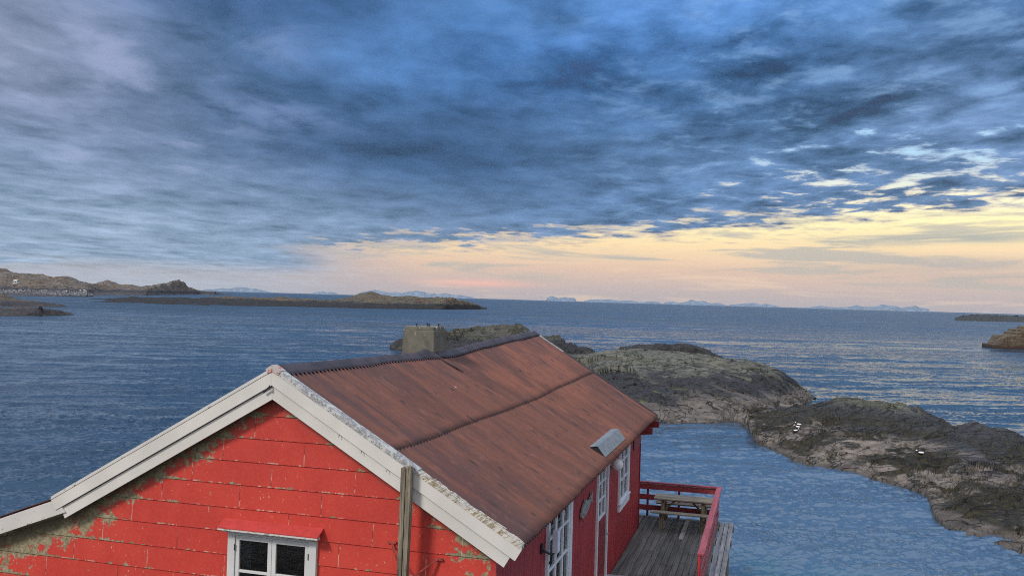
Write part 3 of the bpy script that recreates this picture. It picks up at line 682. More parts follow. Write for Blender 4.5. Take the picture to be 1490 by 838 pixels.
near_a = [col(-60, 460, [(450, 262)], 300, 1.5), col(-20, 460, [(451, 262)], 300, 1.5), col(15, 460, [(450.8, 262)], 300, 1.5), col(40, 459.6, [(448.5, 262)], 300, 1.5), col(57, 459.5, [(447.8, 263)], 300, 1.5),
          col(72, 459.3, [(449.8, 263)], 296, 1.5), col(88, 459, [(451.5, 263)], 288, 1.5), col(99, 458.7, [(454.5, 262)], 278, 1.5), col(108, 458, [(457.3, 262)], 268, 1.5)]
_, P_na = loft('islet', M['isle_near'], near_a, 190, 40, 0.5, 0.13, 41, 'small flat islet nearest the left edge')
near_b = [col(-60, 446.5, [(425, 390)], 470, 1.5), col(0, 446.6, [(427, 390)], 470, 1.5), col(12, 446.6, [(431.5, 390)], 465, 1.5), col(30, 446.6, [(435, 388)], 460, 1.5), col(58, 446.6, [(437.2, 386)], 450, 1.5),
          col(72, 446.6, [(441, 384)], 440, 1.5), col(85, 446.6, [(443.2, 382)], 425, 1.5), col(97, 446.3, [(445.8, 382)], 400, 1.5)]
loft('islet', M['isle_near'], near_b, 170, 40, 0.9, 0.10, 47, 'dark islet sloping down behind the nearest flat islet')
head_keys = [col(-120, 430, [(423, 1010), (410, 1080), (385, 1180)], 1500, 4), col(0, 430.5, [(423, 1010), (410, 1080), (390, 1180)], 1500, 4), col(12, 431, [(423, 1010), (411, 1080), (392, 1180)], 1500, 4), col(28, 431, [(423, 1010), (412, 1080), (398, 1180)], 1500, 4),
             col(45, 431.5, [(423, 1010), (413, 1080), (400.5, 1180)], 1500, 4), col(62, 431.5, [(424, 1010), (413, 1080), (399.5, 1180)], 1500, 4), col(76, 431.5, [(424, 1020), (414, 1080), (402.5, 1180)], 1500, 4), col(95, 431.5, [(424, 1020), (415, 1080), (402, 1180)], 1500, 4),
             col(112, 432, [(425, 1030), (416, 1090), (404.5, 1190)], 1500, 4), col(128, 431, [(425, 1050), (418, 1100), (410.5, 1200)], 1500, 4), col(145, 430, [(426, 1120), (421, 1180), (413, 1260)], 1550, 4), col(160, 429.6, [(427, 1150), (421, 1210), (410, 1290)], 1550, 4),
             col(176, 429.8, [(427, 1150), (422, 1210), (414.5, 1290)], 1550, 4), col(195, 430, [(427, 1170), (423, 1230), (413.5, 1300)], 1560, 4), col(213, 430, [(427.5, 1180), (424, 1240), (417.5, 1300)], 1560, 4), col(232, 429.3, [(427, 1250), (424, 1280), (415.5, 1330)], 1570, 4),
             col(248, 429.0, [(427, 1260), (422, 1290), (411.5, 1330)], 1570, 4), col(260, 428.8, [(427, 1270), (420, 1300), (408, 1340)], 1570, 4), col(272, 428.6, [(427, 1280), (420, 1300), (415, 1340)], 1560, 4), col(285, 428.6, [(427.2, 1290), (424, 1310), (421, 1340)], 1540, 4),
             col(298, 428.8, [(427.3, 1290), (425, 1310), (423, 1340)], 1500, 4), col(308, 429, [(427.8, 1290), (426.5, 1300), (426, 1320)], 1440, 4), col(322, 429, [(428, 1290), (427.5, 1300), (427.2, 1310)], 1380, 4), col(335, 429.4, [(429.1, 1290), (429, 1296), (428.9, 1300)], 1330, 4)]
_, P_hd = loft('headland', M['head'], head_keys, 560, 90, 4.2, 0.030, 55, 'rocky headland of bare brown hills on the left horizon')
bk = [col(-90, 428.5, [(421.5, 1000), (421.3, 1006)], 1014, 2.5), col(0, 428.7, [(421.5, 985), (421.3, 991)], 1000, 2.5), col(40, 429.8, [(422, 965), (421.8, 970)], 980, 2.5), col(80, 431, [(423, 930), (422.8, 936)], 945, 2.5), col(110, 432, [(424, 905), (423.8, 911)], 920, 2.5), col(125, 432.2, [(425, 900), (424.8, 905)], 912, 2.5), col(136, 431.8, [(430, 900), (429.8, 904)], 910, 2.5)]
o, _ = loft('breakwater', M['boulders'], bk, 420, 26, 0.8, 0.3, 61, None, kind='thing', blocky=2.6)
tag(o, 'pale boulder breakwater at the foot of the headland', 'breakwater', None, 'thing')
rk = [col(1384, 466, [(465.3, 1290), (465.2, 1295)], 1300, 2), col(1392, 466.8, [(462, 1245), (461.5, 1252)], 1265, 2), col(1402, 467, [(459.6, 1240), (459.3, 1248)], 1262, 2), col(1425, 467.5, [(458.6, 1240), (458.4, 1250)], 1262, 2), col(1440, 468, [(458.8, 1240), (458.5, 1250)], 1262, 2), col(1470, 468.5, [(460.0, 1240), (459.8, 1250)], 1262, 2), col(1560, 471, [(462.5, 1200), (462.3, 1210)], 1222, 2)]
o, _ = loft('breakwater', M['darkboulders'], rk, 260, 26, 0.9, 0.2, 66, None, kind='thing', blocky=2.5)
tag(o, 'dark low breakwater at the right edge below the horizon', 'breakwater', None, 'thing')

# snowy mountains beyond the horizon line
def mountains(pts, dist, seed, label):
    keys = []
    for px, py in pts:
        hz_ = 435.6+SLOPE*(px-745); py = hz_+(py-hz_)*0.85
        hy = 435.6+SLOPE*(px-745)
        keys.append([WZ(px, hy+0.5, 0)*0+np.array([px_ray(px, hy)[0]*dist*0.97, dist*0.97, -30]), W(px, py+(hy-py)*0.55, dist*0.985), W(px, py, dist), W(px, py+(hy-py)*0.5, dist*1.02), np.array([px_ray(px, hy)[0]*dist*1.04, dist*1.04, -30])])
    loft('mountains', M['peak'], keys, 26*len(pts), 26, 26, 0.0026, seed, label)
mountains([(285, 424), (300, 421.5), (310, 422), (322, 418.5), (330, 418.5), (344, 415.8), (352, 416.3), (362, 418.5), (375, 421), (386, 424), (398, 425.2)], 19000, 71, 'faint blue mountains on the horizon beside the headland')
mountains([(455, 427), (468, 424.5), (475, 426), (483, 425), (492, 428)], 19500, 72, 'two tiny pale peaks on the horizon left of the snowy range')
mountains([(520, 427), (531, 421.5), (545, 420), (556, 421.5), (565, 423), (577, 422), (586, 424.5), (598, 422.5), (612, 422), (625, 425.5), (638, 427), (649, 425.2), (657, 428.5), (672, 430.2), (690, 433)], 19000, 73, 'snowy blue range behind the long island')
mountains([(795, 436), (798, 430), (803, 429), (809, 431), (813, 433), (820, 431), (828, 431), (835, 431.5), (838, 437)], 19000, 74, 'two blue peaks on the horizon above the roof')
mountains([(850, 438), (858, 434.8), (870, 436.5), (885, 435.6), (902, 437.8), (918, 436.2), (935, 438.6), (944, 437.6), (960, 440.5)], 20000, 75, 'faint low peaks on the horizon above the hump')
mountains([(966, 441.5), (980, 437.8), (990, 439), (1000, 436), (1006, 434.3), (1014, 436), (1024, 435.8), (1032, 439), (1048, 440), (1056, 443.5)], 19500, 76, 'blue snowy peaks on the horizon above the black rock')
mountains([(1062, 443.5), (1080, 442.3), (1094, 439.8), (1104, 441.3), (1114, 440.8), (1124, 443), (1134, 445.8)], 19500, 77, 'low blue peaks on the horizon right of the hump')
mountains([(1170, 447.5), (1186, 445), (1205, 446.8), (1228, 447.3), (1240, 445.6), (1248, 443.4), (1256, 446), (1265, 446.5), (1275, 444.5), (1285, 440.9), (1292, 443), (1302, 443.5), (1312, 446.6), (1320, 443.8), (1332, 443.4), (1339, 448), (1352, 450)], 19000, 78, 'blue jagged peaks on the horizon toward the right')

# ------------------------------------------------------------------ red house
PSI = 0.273
APEX = np.array([-3.128, 12.187, CAM_Z-1.04])
Wd, Hd, Ld = 3.463, 1.998, 14.058
KS = Hd/Wd
def hw(v, u, z):      # house frame (z measured from the apex) to world
    c, s = math.cos(PSI), math.sin(PSI)
    return np.array([APEX[0]+v*c+u*s, APEX[1]-v*s+u*c, APEX[2]+z])
def house_thing(name, origin, label, cat, group=None, kind=None):
    o = bpy.data.objects.new(name, None); C.objects.link(o)
    w = hw(*origin); o.location = w; o.rotation_euler = (0, 0, -PSI)
    tag(o, label, cat, group, kind); return o
HO = (0, 0, -AZ)
house = house_thing('boathouse', HO, 'red wooden waterfront house with rusty corrugated roof and peeling gable', 'house')
def hp(mb, name, mat, parent=None, smooth=False, bevel=0.0, fix=True):
    return mb.build(name, mat, parent or house, HO, smooth, bevel, fix)

_ru = np.array([0, 0.8, 2.85, 4.5, 6.0, 6.95, 9.0, 11.4, 14.1]); _rz = np.array([0, -0.02, -0.05, -0.065, -0.115, -0.125, -0.04, 0.03, 0.09])
def ridge_z(u):
    return np.interp(u, _ru, _rz)
def roof_z(u, v):
    a = np.abs(v); r = ridge_z(u); return r+(-Hd-r)*a/Wd+0.018*np.sin(np.asarray(u)*1.9+a*1.3)*np.clip(a, 0, 1)*np.clip((Wd-a)*2, 0, 1)*0.5
# --- roof sheets, corrugated for real
PER = 0.12
def corr_sheet(u0, u1, v0, v1, nv, lift, seg=8, ragged=0.012, drop=0.0):
    nu = int((u1-u0)/PER*seg)+1; u = np.linspace(u0, u1, nu); t = np.linspace(0, 1, nv)
    sh = np.floor((u+0.1)/0.752); rag = (vnoise(sh, 3.3, 0.5, 5))*ragged
    shl = vnoise(sh, 9.1, 0.5, 11)*0.004
    Pn = np.zeros((nu, nv, 3))
    for j, tt in enumerate(t):
        v = v0+(v1-v0)*tt+(rag if tt == 1 else 0)
        z = roof_z(u, v)+lift+shl+0.026*np.cos(2*math.pi*u/PER)
        if tt == 1: z = z+drop
        Pn[:, j] = np.stack([np.broadcast_to(v, u.shape), u, z], -1)
    return Pn
roof = hp(MB().grid(corr_sheet(0.02, Ld, 0.03, 1.72, 14, 0.038)), 'roof', M['roof'], smooth=True, fix=False)
so = roof.modifiers.new('thick', 'SOLIDIFY'); so.thickness = 0.006; so.offset = 1
ls = hp(MB().grid(corr_sheet(0.02, Ld, 1.60, Wd+0.02, 14, 0.026)), 'lower_sheets', M['roof'], roof, smooth=True, fix=False)
so = ls.modifiers.new('thick', 'SOLIDIFY'); so.thickness = 0.006; so.offset = 1
hp(MB().grid(corr_sheet(0.02, Ld, -0.03, -3.46, 12, 0.035, 6)), 'seaward_sheets', M['roof'], roof, smooth=True, fix=False)
# lean-to sheets on the left
def lean(u0, u1, seg=6):
    nu = int((u1-u0)/PER*seg)+1; u = np.linspace(u0, u1, nu); v = np.array([-3.40, -4.5, -5.6, -6.6])
    Pn = np.zeros((nu, 4, 3))
    for j, vv in enumerate(v): Pn[:, j] = np.stack([u*0+vv, u, -2.02-(-vv-3.48)*0.37+0.02+0.026*np.cos(2*math.pi*u/PER)], -1)
    return Pn
hp(MB().grid(lean(0.02, Ld)), 'lean_to_sheets', M['roof'], roof, smooth=True, fix=False)
mb = MB()
for a, b in ((0.0, 1.0), (1.0, 2.0), (2.0, 3.42)):
    for s in (1, -1):
        for i in range(7):
            u0, u1 = 0.06+i*1.98, 0.06+(i+1)*1.98
            q = [(s*a, u0), (s*b, u0), (s*b, u1), (s*a, u1)]
            q = [(min(vv, 9), uu) for vv, uu in q]
            mb.hexa([(v, u, float(roof_z(u, v))-0.06) for v, u in q]+[(v, u, float(roof_z(u, v))+0.006) for v, u in q])
hp(mb, 'roof_boards', M['redwood'], roof)
# --- ridge flashing: two lengths, the front one humped where it passes the chimney
def ridge_cap(u0, u1, lift, wide, hump=False):
    nu = int((u1-u0)/0.0235); u = np.linspace(u0, u1, nu); vs = np.array([-0.17, -0.08, 0, 0.05, 0.11, 0.6])
    Pn = np.zeros((nu, len(vs), 3))
    for j, vv in enumerate(vs):
        if j == len(vs)-1: v = wide+0.010*np.cos(2*math.pi*u/PER)+0.016*vnoise(u*1.5, 0.2, 0.3, 4)
        else: v = np.full(nu, vv)
        z = roof_z(u, v)+lift+(0.016*np.exp(-(vv/0.05)**2))
        if j == len(vs)-1: z = z-0.010-0.010*np.cos(2*math.pi*u/PER)
        if hump: z = z+0.085*np.exp(-((u-5.55)/0.30)**2)*np.clip((0.2-vv)/0.25, 0, 1)
        Pn[:, j] = np.stack([v, u, z], -1)
    return Pn
cap = hp(MB().grid(ridge_cap(0.10, 6.25, 0.064, 0.165, True)), 'ridge_cap', M['flash'], roof, smooth=True, fix=False)
so = cap.modifiers.new('thick', 'SOLIDIFY'); so.thickness = 0.010; so.offset = 0
cap2 = hp(MB().grid(ridge_cap(6.15, Ld+0.02, 0.076, 0.165)), 'ridge_cap', M['flash'], roof, smooth=True, fix=False)
so = cap2.modifiers.new('thick', 'SOLIDIFY'); so.thickness = 0.012; so.offset = 0
mb = MB(); cz = lambda u, v, l: (v, u, float(roof_z(u, v))+l)
mb.bar(cz(5.88, 0.16, 0.085), cz(6.02, 0.64, 0.075), 0.035, 0.02); hp(mb, 'sheet_edge', M['flash'], roof)
# --- chimney
chim = MB()
def frust(mb, v0, v1, u0, u1, z0, z1, ins):
    mb.hexa([(v0, u0, z0), (v1, u0, z0), (v1, u1, z0), (v0, u1, z0), (v0+ins, u0+ins, z1), (v1-ins, u0+ins, z1), (v1-ins, u1-ins, z1), (v0+ins, u1-ins, z1)])
frust(chim, -0.66, 0.02, 6.02, 6.78, -0.7, 0.385, 0.012)
frust(chim, -0.628, -0.012, 6.052, 6.748, 0.385, 0.455, 0.006)
ch = hp(chim, 'chimney', M['concrete'], roof, bevel=0.012)
mb = MB(); frust(mb, -0.16, 0.10, 5.98, 6.12, -0.4, -0.085, 0.03); hp(mb, 'mortar_fillet', M['concrete'], ch, bevel=0.03)
for (v, u) in ((-0.42, 6.18), (-0.34, 6.55), (-0.16, 6.18), (-0.04, 6.40)):
    mb = MB(); mb.tube([(v, u, 0.44), (v, u, 0.515)], 0.012, 8); mb.tube([(v, u, 0.492), (v, u, 0.512)], 0.02, 6); hp(mb, 'bolt', M['steel'], ch)
# --- barge boards
def slope_board(mb, va, vb, top, bot, u0, u1, ks=KS, z0=0.0, cutb='perp', cuta='plumb'):
    sg = 1 if vb > va else -1
    def zt(v): return z0-ks*abs(v)
    # plumb cut at va, square cut at vb
    e = ks*(top-bot)/(1+ks*ks)*1.0 if cutb == 'perp' else 0
    pts = [(va, zt(va)+top), (vb, zt(vb)+top)]
    lo = (vb-sg*e, zt(vb)+ks*abs(e)+bot) if cutb == 'perp' else (vb, zt(vb)+bot)
    loop = [(va, u0, pts[0][1]), (vb, u0, pts[1][1]), (lo[0], u0, lo[1]), (va, u0, zt(va)+bot)]
    mb.prism(loop, (0, u1-u0, 0))
mb = MB(); slope_board(mb, 0.0, 3.47, 0.0, -0.185, -0.022, 0.008); hp(mb, 'barge_board', M['barge'], bevel=0.003)
mb = MB(); slope_board(mb, 0.0, 3.33, -0.168, -0.372, 0.008, 0.034); hp(mb, 'barge_board', M['barge'], bevel=0.003)
mb = MB(); slope_board(mb, 0.0, -3.44, 0.0, -0.185, -0.022, 0.008); hp(mb, 'barge_board', M['barge'], bevel=0.003)
mb = MB(); slope_board(mb, 0.0, -3.30, -0.195, -0.372, 0.008, 0.034); hp(mb, 'barge_board', M['barge'], bevel=0.003)
mb = MB(); mb.prism([(-3.36, -0.012, -1.975), (-6.6, -0.012, -1.975-(6.6-3.36)*0.37), (-6.6, -0.012, -2.20-(6.6-3.36)*0.37), (-3.20, -0.012, -2.14)], (0, 0.018, 0)); hp(mb, 'barge_board', M['barge2'], bevel=0.003)
# rake caps lying over the sheet ends, split into a flaking upper and a rotten lower length
def rake_cap(va, vb, u0, u1, t, m, name='rake_cap', rough=0.0, parent=None):
    nn = 60; v = np.linspace(va, vb, nn); mb = MB(); k0 = len(mb.v); prof = []
    for i, vv in enumerate(v):
        w = (vnoise(vv*6, 0.4, 0.2, 9)+0.6*vnoise(vv*19, 0.4, 0.2, 10))*rough; w2 = (vnoise(vv*5, 7.4, 0.2, 12)+0.7*vnoise(vv*23, 7.4, 0.2, 13))*rough
        zb = -KS*abs(vv)+0.004 if u0 < 5 else float(roof_z(u0, vv))+0.01
        zt = zb+t-abs(w2)*0.9
        prof.append([(vv, u0, zb), (vv, u1+w, zb+0.0), (vv, u1+w, zt), (vv, u0+w2*0.6, zt)])
    for pr in prof: mb.v += pr
    for i in range(nn-1):
        for j in range(4):
            a = k0+i*4+j; b = k0+i*4+(j+1) % 4; mb.f.append((a, b, b+4, a+4))
    mb.f.append((k0+3, k0+2, k0+1, k0)); e = k0+(nn-1)*4; mb.f.append((e, e+1, e+2, e+3))
    return hp(mb, name, m, parent)
rake_cap(0.0, 2.10, -0.028, 0.105, 0.075, M['cap'])
o = rake_cap(2.10, 3.47, -0.028, 0.115, 0.066, M['rotcap'], rough=0.020); o['label'] = 'rotting splintered lower length of the rake cap'
rake_cap(0.0, -3.44, -0.028, 0.10, 0.045, M['barge2'])
mb = MB()      # splintered slivers on the rotten length
for i in range(16):
    v = random.uniform(2.2, 3.4); L = random.uniform(0.12, 0.42); du = random.uniform(-0.03, 0.11); a = random.uniform(-0.015, 0.035)
    z = -KS*v+0.062; mb.bar((v, du, z+0.004), (min(v+L, 3.46), du+random.uniform(-.02, .02), -KS*min(v+L, 3.46)+0.062+a), random.uniform(.006, .016), 0.007)
hp(mb, 'splinters', M['rotcap'])
# red cap end at the apex
mb = MB(); mb.prism([(0.0, -0.034, 0.088), (0.13, -0.034, 0.012), (0.10, -0.034, -0.045), (0, -0.034, 0.0), (-0.06, -0.034, -0.03), (-0.09, -0.034, 0.03)], (0, 0.14, 0)); hp(mb, 'apex_cap', mat_white('chipped_red_and_white_paint', 1.0, base=(0.55, 0.50, 0.46), bare=(0.36, 0.07, 0.05), lo=0.56))
# rear rake cap
o = rake_cap(0.0, 0.85, Ld-0.06, Ld+0.03, 0.062, M['cap'], rough=0.008); rake_cap(0.85, 3.47, Ld-0.07, Ld+0.04, 0.06, M['flash'])
mb = MB(); slope_board(mb, 0.0, 3.45, -0.01, -0.2, Ld-0.02, Ld+0.01, z0=0.0); slope_board(mb, 0.0, -3.45, -0.01, -0.2, Ld-0.02, Ld+0.01); hp(mb, 'rear_barge_board', M['redwood'])
# small hooks on the lower barge board
for v in (1.0, 1.32, 1.68):
    z = -KS*v-0.19; mb = MB(); mb.tube([(v, 0.01, z), (v, -0.03, z-0.004), (v-0.006, -0.028, z-0.030)], 0.005, 6); hp(mb, 'cable_clip', M['black'])
mb = MB(); mb.tube([(-0.11, -0.03, -0.285), (-0.06, -0.04, -0.235), (-0.02, -0.045, -0.205)], 0.011, 8); mb.tube([(-0.02, -0.045, -0.24), (-0.02, -0.04, -0.18)], 0.008, 8); hp(mb, 'flag_bracket', M['steel'])

# --- gable wall of wide lapped boards with a window opening
GU = 0.18; WV0, WV1, WZ0, WZ1 = -0.60, 0.58, -3.24, -2.20
def top_at(v):
    return -KS*abs(v)-0.10 if v > -3.45 else -2.12-(-v-3.48)*0.37
gw = MB(); EXPO = 0.318; zrow = 0.0; rows = []
k = 0
while zrow > -5.0: rows.append((zrow+0.02, zrow+0.02-EXPO)); zrow -= EXPO
def vrange(z):        # right and left extents of the gable at height z
    r = min(3.07, max(0.0, (-z-0.10)/KS))
    l = -min(max(0.0, (-z-0.10)/KS), 3.45)
    if z < -2.12: l = -3.48-(-z-2.12)/0.37; l = max(l, -6.5)
    return l, r
NS = 4
for zt, zb in rows:
    cuts = sorted({zt, zb, *[z for z in (WZ1, WZ0, -2.10, -2.12) if zb < z < zt], *[zt+(zb-zt)*i/NS for i in range(NS)]}, reverse=True)
    for a, b in zip(cuts[:-1], cuts[1:]):
        if a > -0.1: continue
        ua = GU-0.014*(zt-a)/EXPO; ub = GU-0.014*(zt-b)/EXPO
        la, ra = vrange(a); lb, rb = vrange(b)
        if WZ0-1e-6 <= b and a <= WZ1+1e-6:
            gw.quad((la, ua, a), (WV0, ua, a), (WV0, ub, b), (lb, ub, b)); gw.quad((WV1, ua, a), (ra, ua, a), (rb, ub, b), (WV1, ub, b))
        else: gw.quad((la, ua, a), (ra, ua, a), (rb, ub, b), (lb, ub, b))
        if abs(b-zb) < 1e-9:
            gw.quad((lb, ub, b), (rb, ub, b), (rb, GU+0.002, b-0.001), (lb, GU+0.002, b-0.001)) if not (WZ0 < b < WZ1) else (gw.quad((lb, ub, b), (WV0, ub, b), (WV0, GU+0.002, b-0.001), (lb, GU+0.002, b-0.001)), gw.quad((WV1, ub, b), (rb, ub, b), (rb, GU+0.002, b-0.001), (WV1, GU+0.002, b-0.001)))
wall_g = hp(gw, 'gable_wall', M['gable'], fix=False)
mb = MB(); mb.box(3.03, 3.10, GU-0.02, GU+0.05, -5.0, -1.92); hp(mb, 'corner_board', M['hood'])
# rear gable and seaward wall
mb = MB(); mb.prism([(3.06, 13.55, -5.0), (3.06, 13.55, -1.90), (0, 13.55, -0.15), (-3.4, 13.55, -2.1), (-6.4, 13.55, -3.2), (-6.4, 13.55, -5.0)], (0, 0.05, 0)); hp(mb, 'rear_wall', M['redwall'])
mb = MB(); mb.box(-6.45, -6.40, GU, 13.55, -5.0, -3.17); hp(mb, 'seaward_wall', M['redwall'])

# --- side wall: corrugated cladding with openings
SV = 3.08
OPEN = [(3.02, 4.66, -4.80, -2.02), (7.28, 8.36, -4.80, -2.10), (10.08, 11.42, -3.50, -2.14)]
def side_clad(u0, u1, z0, z1, seg=6):
    nu = max(3, int(round((u1-u0)/PER*seg))+1); u = np.linspace(u0, u1, nu); Pn = np.zeros((nu, 2, 3))
    x = SV+0.0085*np.sign(np.cos(2*math.pi*u/PER))*np.abs(np.cos(2*math.pi*u/PER))**0.6
    for j, z in enumerate((z0, z1)): Pn[:, j] = np.stack([x, u, u*0+z], -1)
    return Pn
sw = MB(); edges = [GU+0.04]+[e for o_ in OPEN for e in o_[:2]]+[13.60]
for i in range(0, len(edges), 2): sw.grid(side_clad(edges[i], edges[i+1], -4.98, -1.80))
for u0, u1, z0, z1 in OPEN:
    sw.grid(side_clad(u0, u1, z1, -1.80)); sw.grid(side_clad(u0, u1, -4.98, z0))
hp(sw, 'side_wall', M['redwall'], smooth=True, fix=False)
mb = MB(); mb.box(SV-0.03, SV+0.03, 13.56, 13.63, -4.98, -1.86); hp(mb, 'corner_board', M['redwood'])
mb = MB(); mb.box(SV+0.012, SV+0.030, 12.3, 13.56, -2.66, -2.40); hp(mb, 'wall_patch', M['redwood'])

# planes for joinery: a along the wall, z up, d outward
def PB(mb, plane, a0, a1, z0, z1, d0, d1):
    if plane == 'g': mb.box(a0, a1, GU-d1, GU-d0, z0, z1)
    else: mb.box(SV+d0, SV+d1, a0, a1, z0, z1)
    return mb
# gable window
win = hp(PB(PB(PB(PB(MB(), 'g', -0.675, -0.565, -3.34, -2.165, -0.01, 0.055), 'g', 0.535, 0.645, -3.34, -2.165, -0.01, 0.055), 'g', -0.565, 0.535, -2.235, -2.165, -0.01, 0.050), 'g', -0.565, 0.535, -3.34, -3.22, -0.01, 0.05), 'window', M['white'], bevel=0.004)
mb = MB(); hv0, hv1 = -0.765, 0.725       # hood: sloping red top with a white lip
mb.prism([(hv0, GU-0.01, -2.035), (hv0, GU-0.185, -2.120), (hv0, GU-0.185, -2.132), (hv0, GU-0.01, -2.075)], (hv1-hv0, 0, 0)); hood = hp(mb, 'window_hood', M['hood'], win)
mb = MB(); mb.box(hv0+0.004, hv1-0.004, GU-0.183, GU-0.160, -2.158, -2.130); mb.box(hv0+0.05, hv1-0.05, GU-0.11, GU-0.0, -2.195, -2.135); hp(mb, 'hood_lip', mat_white('chipped_lip_paint', 1.0, bare=(0.20, 0.19, 0.16), lo=0.55), hood, bevel=0.003)
for s0, s1, lab in ((-0.562, -0.018, 0), (-0.012, 0.532, 1)):
    st = 0.058; mb = MB()
    PB(mb, 'g', s0, s0+st, -3.215, -2.24, 0.0, 0.038); PB(mb, 'g', s1-st, s1, -3.215, -2.24, 0.0, 0.038)
    PB(mb, 'g', s0+st, s1-st, -2.302, -2.24, 0.0, 0.038); PB(mb, 'g', s0+st, s1-st, -3.215, -3.15, 0.0, 0.038); PB(mb, 'g', s0+st, s1-st, -2.735, -2.700, 0.0, 0.034)
    sash = hp(mb, 'sash', M['white'], win, bevel=0.003)
    for z0, z1 in ((-2.700, -2.302), (-3.15, -2.735)):
        hp(PB(MB(), 'g', s0+st-.003, s1-st+.003, z0-.003, z1+.003, 0.010, 0.014), 'pane', M['glass'], sash)
for (v, z) in ((-0.566, -2.40), (-0.566, -3.0)):
    mb = MB(); mb.tube([(v, GU-0.058, z-0.04), (v, GU-0.058, z+0.04)], 0.007, 8); hp(mb, 'hinge', M['steel'], win)
mb = MB(); mb.tube([(0.534, GU-0.058, -2.46), (0.534, GU-0.058, -2.38)], 0.007, 8); hp(mb, 'hinge', M['steel'], win)
mb = MB()      # dark room behind, open towards the window
mb.quad((-1.2, GU+1.5, -3.6), (1.2, GU+1.5, -3.6), (1.2, GU+1.5, -1.9), (-1.2, GU+1.5, -1.9))
for s in (-1.2, 1.2): mb.quad((s, GU+0.02, -3.6), (s, GU+1.5, -3.6), (s, GU+1.5, -1.9), (s, GU+0.02, -1.9))
mb.quad((-1.2, GU+0.02, -1.9), (1.2, GU+0.02, -1.9), (1.2, GU+1.5, -1.9), (-1.2, GU+1.5, -1.9)); mb.quad((-1.2, GU+0.02, -3.6), (1.2, GU+0.02, -3.6), (1.2, GU+1.5, -3.6), (-1.2, GU+1.5, -3.6))
hp(mb, 'room_lining', M['dim'], fix=False)
def curtain(a0, a1, z0, z1, plane, d, m, waves=6, amp=0.015):
    nn = 60; a = np.linspace(a0, a1, nn); off = d+amp*np.sin(np.linspace(0, waves*2*math.pi, nn)); Pn = np.zeros((nn, 2, 3))
    for j, z in enumerate((z0, z1)):
        Pn[:, j] = np.stack([a, GU-off, a*0+z], -1) if plane == 'g' else np.stack([SV+off, a, a*0+z], -1)
    return hp(MB().grid(Pn), 'curtain', m, smooth=True, fix=False)
curtain(-0.60, -0.40, -3.25, -2.2, 'g', -0.10, M['curtain'], 4)
# glazed terrace door
u0, u1 = 2.92, 4.74
mb = MB(); PB(mb, 's', u0, u0+0.11, -4.82, -1.98, 0.0, 0.05); PB(mb, 's', u1-0.16, u1, -4.82, -1.98, 0.0, 0.05); PB(mb, 's', u0+0.11, u1-0.16, -2.06, -1.98, 0.0, 0.05); PB(mb, 's', u0+0.11, u1-0.16, -4.86, -4.76, 0.0, 0.05)
gd = hp(mb, 'terrace_door', M['frame'], bevel=0.004)
ga, gb = u0+0.11, u1-0.16; mb = MB()
for uc in (ga+0.03, ga+0.55, ga+1.06, gb-0.03): PB(mb, 's', uc-0.035, uc+0.035, -4.76, -2.06, -0.02, 0.028)
for zc in (-2.20, -2.68, -3.17, -3.66, -4.15): PB(mb, 's', ga+0.066, gb-0.066, zc-0.018, zc+0.018, -0.018, 0.024)
gs = hp(mb, 'glazing_bars', M['frame'], gd, bevel=0.003)
hp(PB(MB(), 's', ga, gb, -4.76, -2.06, -0.004, 0.0), 'pane', M['glass'], gs)
curtain(ga+0.3, gb-0.05, -4.7, -2.0, 's', -0.22, M['blind'], 9, 0.03)
# plank door with six small panes
u0, u1 = 7.20, 8.44
mb = MB(); PB(mb, 's', u0, u0+0.085, -4.82, -2.02, 0.0, 0.055); PB(mb, 's', u1-0.085, u1, -4.82, -2.02, 0.0, 0.055); PB(mb, 's', u0+0.085, u1-0.085, -2.11, -2.02, 0.0, 0.055)
df = hp(mb, 'door_frame', M['frame'], bevel=0.004)
a0, a1 = u0+0.088, u1-0.088; mb = MB()
PB(mb, 's', a0, a1, -4.80, -3.36, -0.03, 0.018); PB(mb, 's', a0, a0+0.11, -3.36, -2.13, -0.03, 0.018); PB(mb, 's', a1-0.11, a1, -3.36, -2.13, -0.03, 0.018); PB(mb, 's', a0+0.11, a1-0.11, -2.26, -2.13, -0.03, 0.018)
for uc in np.linspace(a0+0.13, a1-0.13, 6): PB(mb, 's', uc-0.002, uc+0.002, -4.79, -3.40, 0.018, 0.021)
dr = hp(mb, 'door', M['redwood'], bevel=0.003)
mb = MB(); b0, b1 = a0+0.11, a1-0.11
PB(mb, 's', b0, b0+0.05, -3.36, -2.26, -0.02, 0.026); PB(mb, 's', b1-0.05, b1, -3.36, -2.26, -0.02, 0.026); PB(mb, 's', (b0+b1)/2-0.02, (b0+b1)/2+0.02, -3.31, -2.26, -0.02, 0.024)
PB(mb, 's', b0+0.05, b1-0.05, -3.36, -3.31, -0.02, 0.026)
for zc in (-2.62, -2.97): PB(mb, 's', b0+0.05, (b0+b1)/2-0.02, zc-0.016, zc+0.016, -0.02, 0.022); PB(mb, 's', (b0+b1)/2+0.02, b1-0.05, zc-0.016, zc+0.016, -0.02, 0.022)
gl = hp(mb, 'door_glazing', M['frame'], dr); hp(PB(MB(), 's', b0, b1, -3.36, -2.26, -0.006, -0.002), 'pane', M['glass'], dr)
mb = MB(); mb.tube([(SV+0.018, a1-0.06, -3.78), (SV+0.085, a1-0.06, -3.78), (SV+0.09, a1-0.19, -3.78)], 0.012, 8); PB(mb, 's', a1-0.085, a1-0.035, -3.90, -3.70, 0.018, 0.026); hp(mb, 'handle', M['galv'], dr)
mb = MB(); mb.box(SV+0.02, SV+0.42, 7.2, 8.75, -4.86, -4.76); hp(mb, 'doorstep', M['decklight'], bevel=0.006)
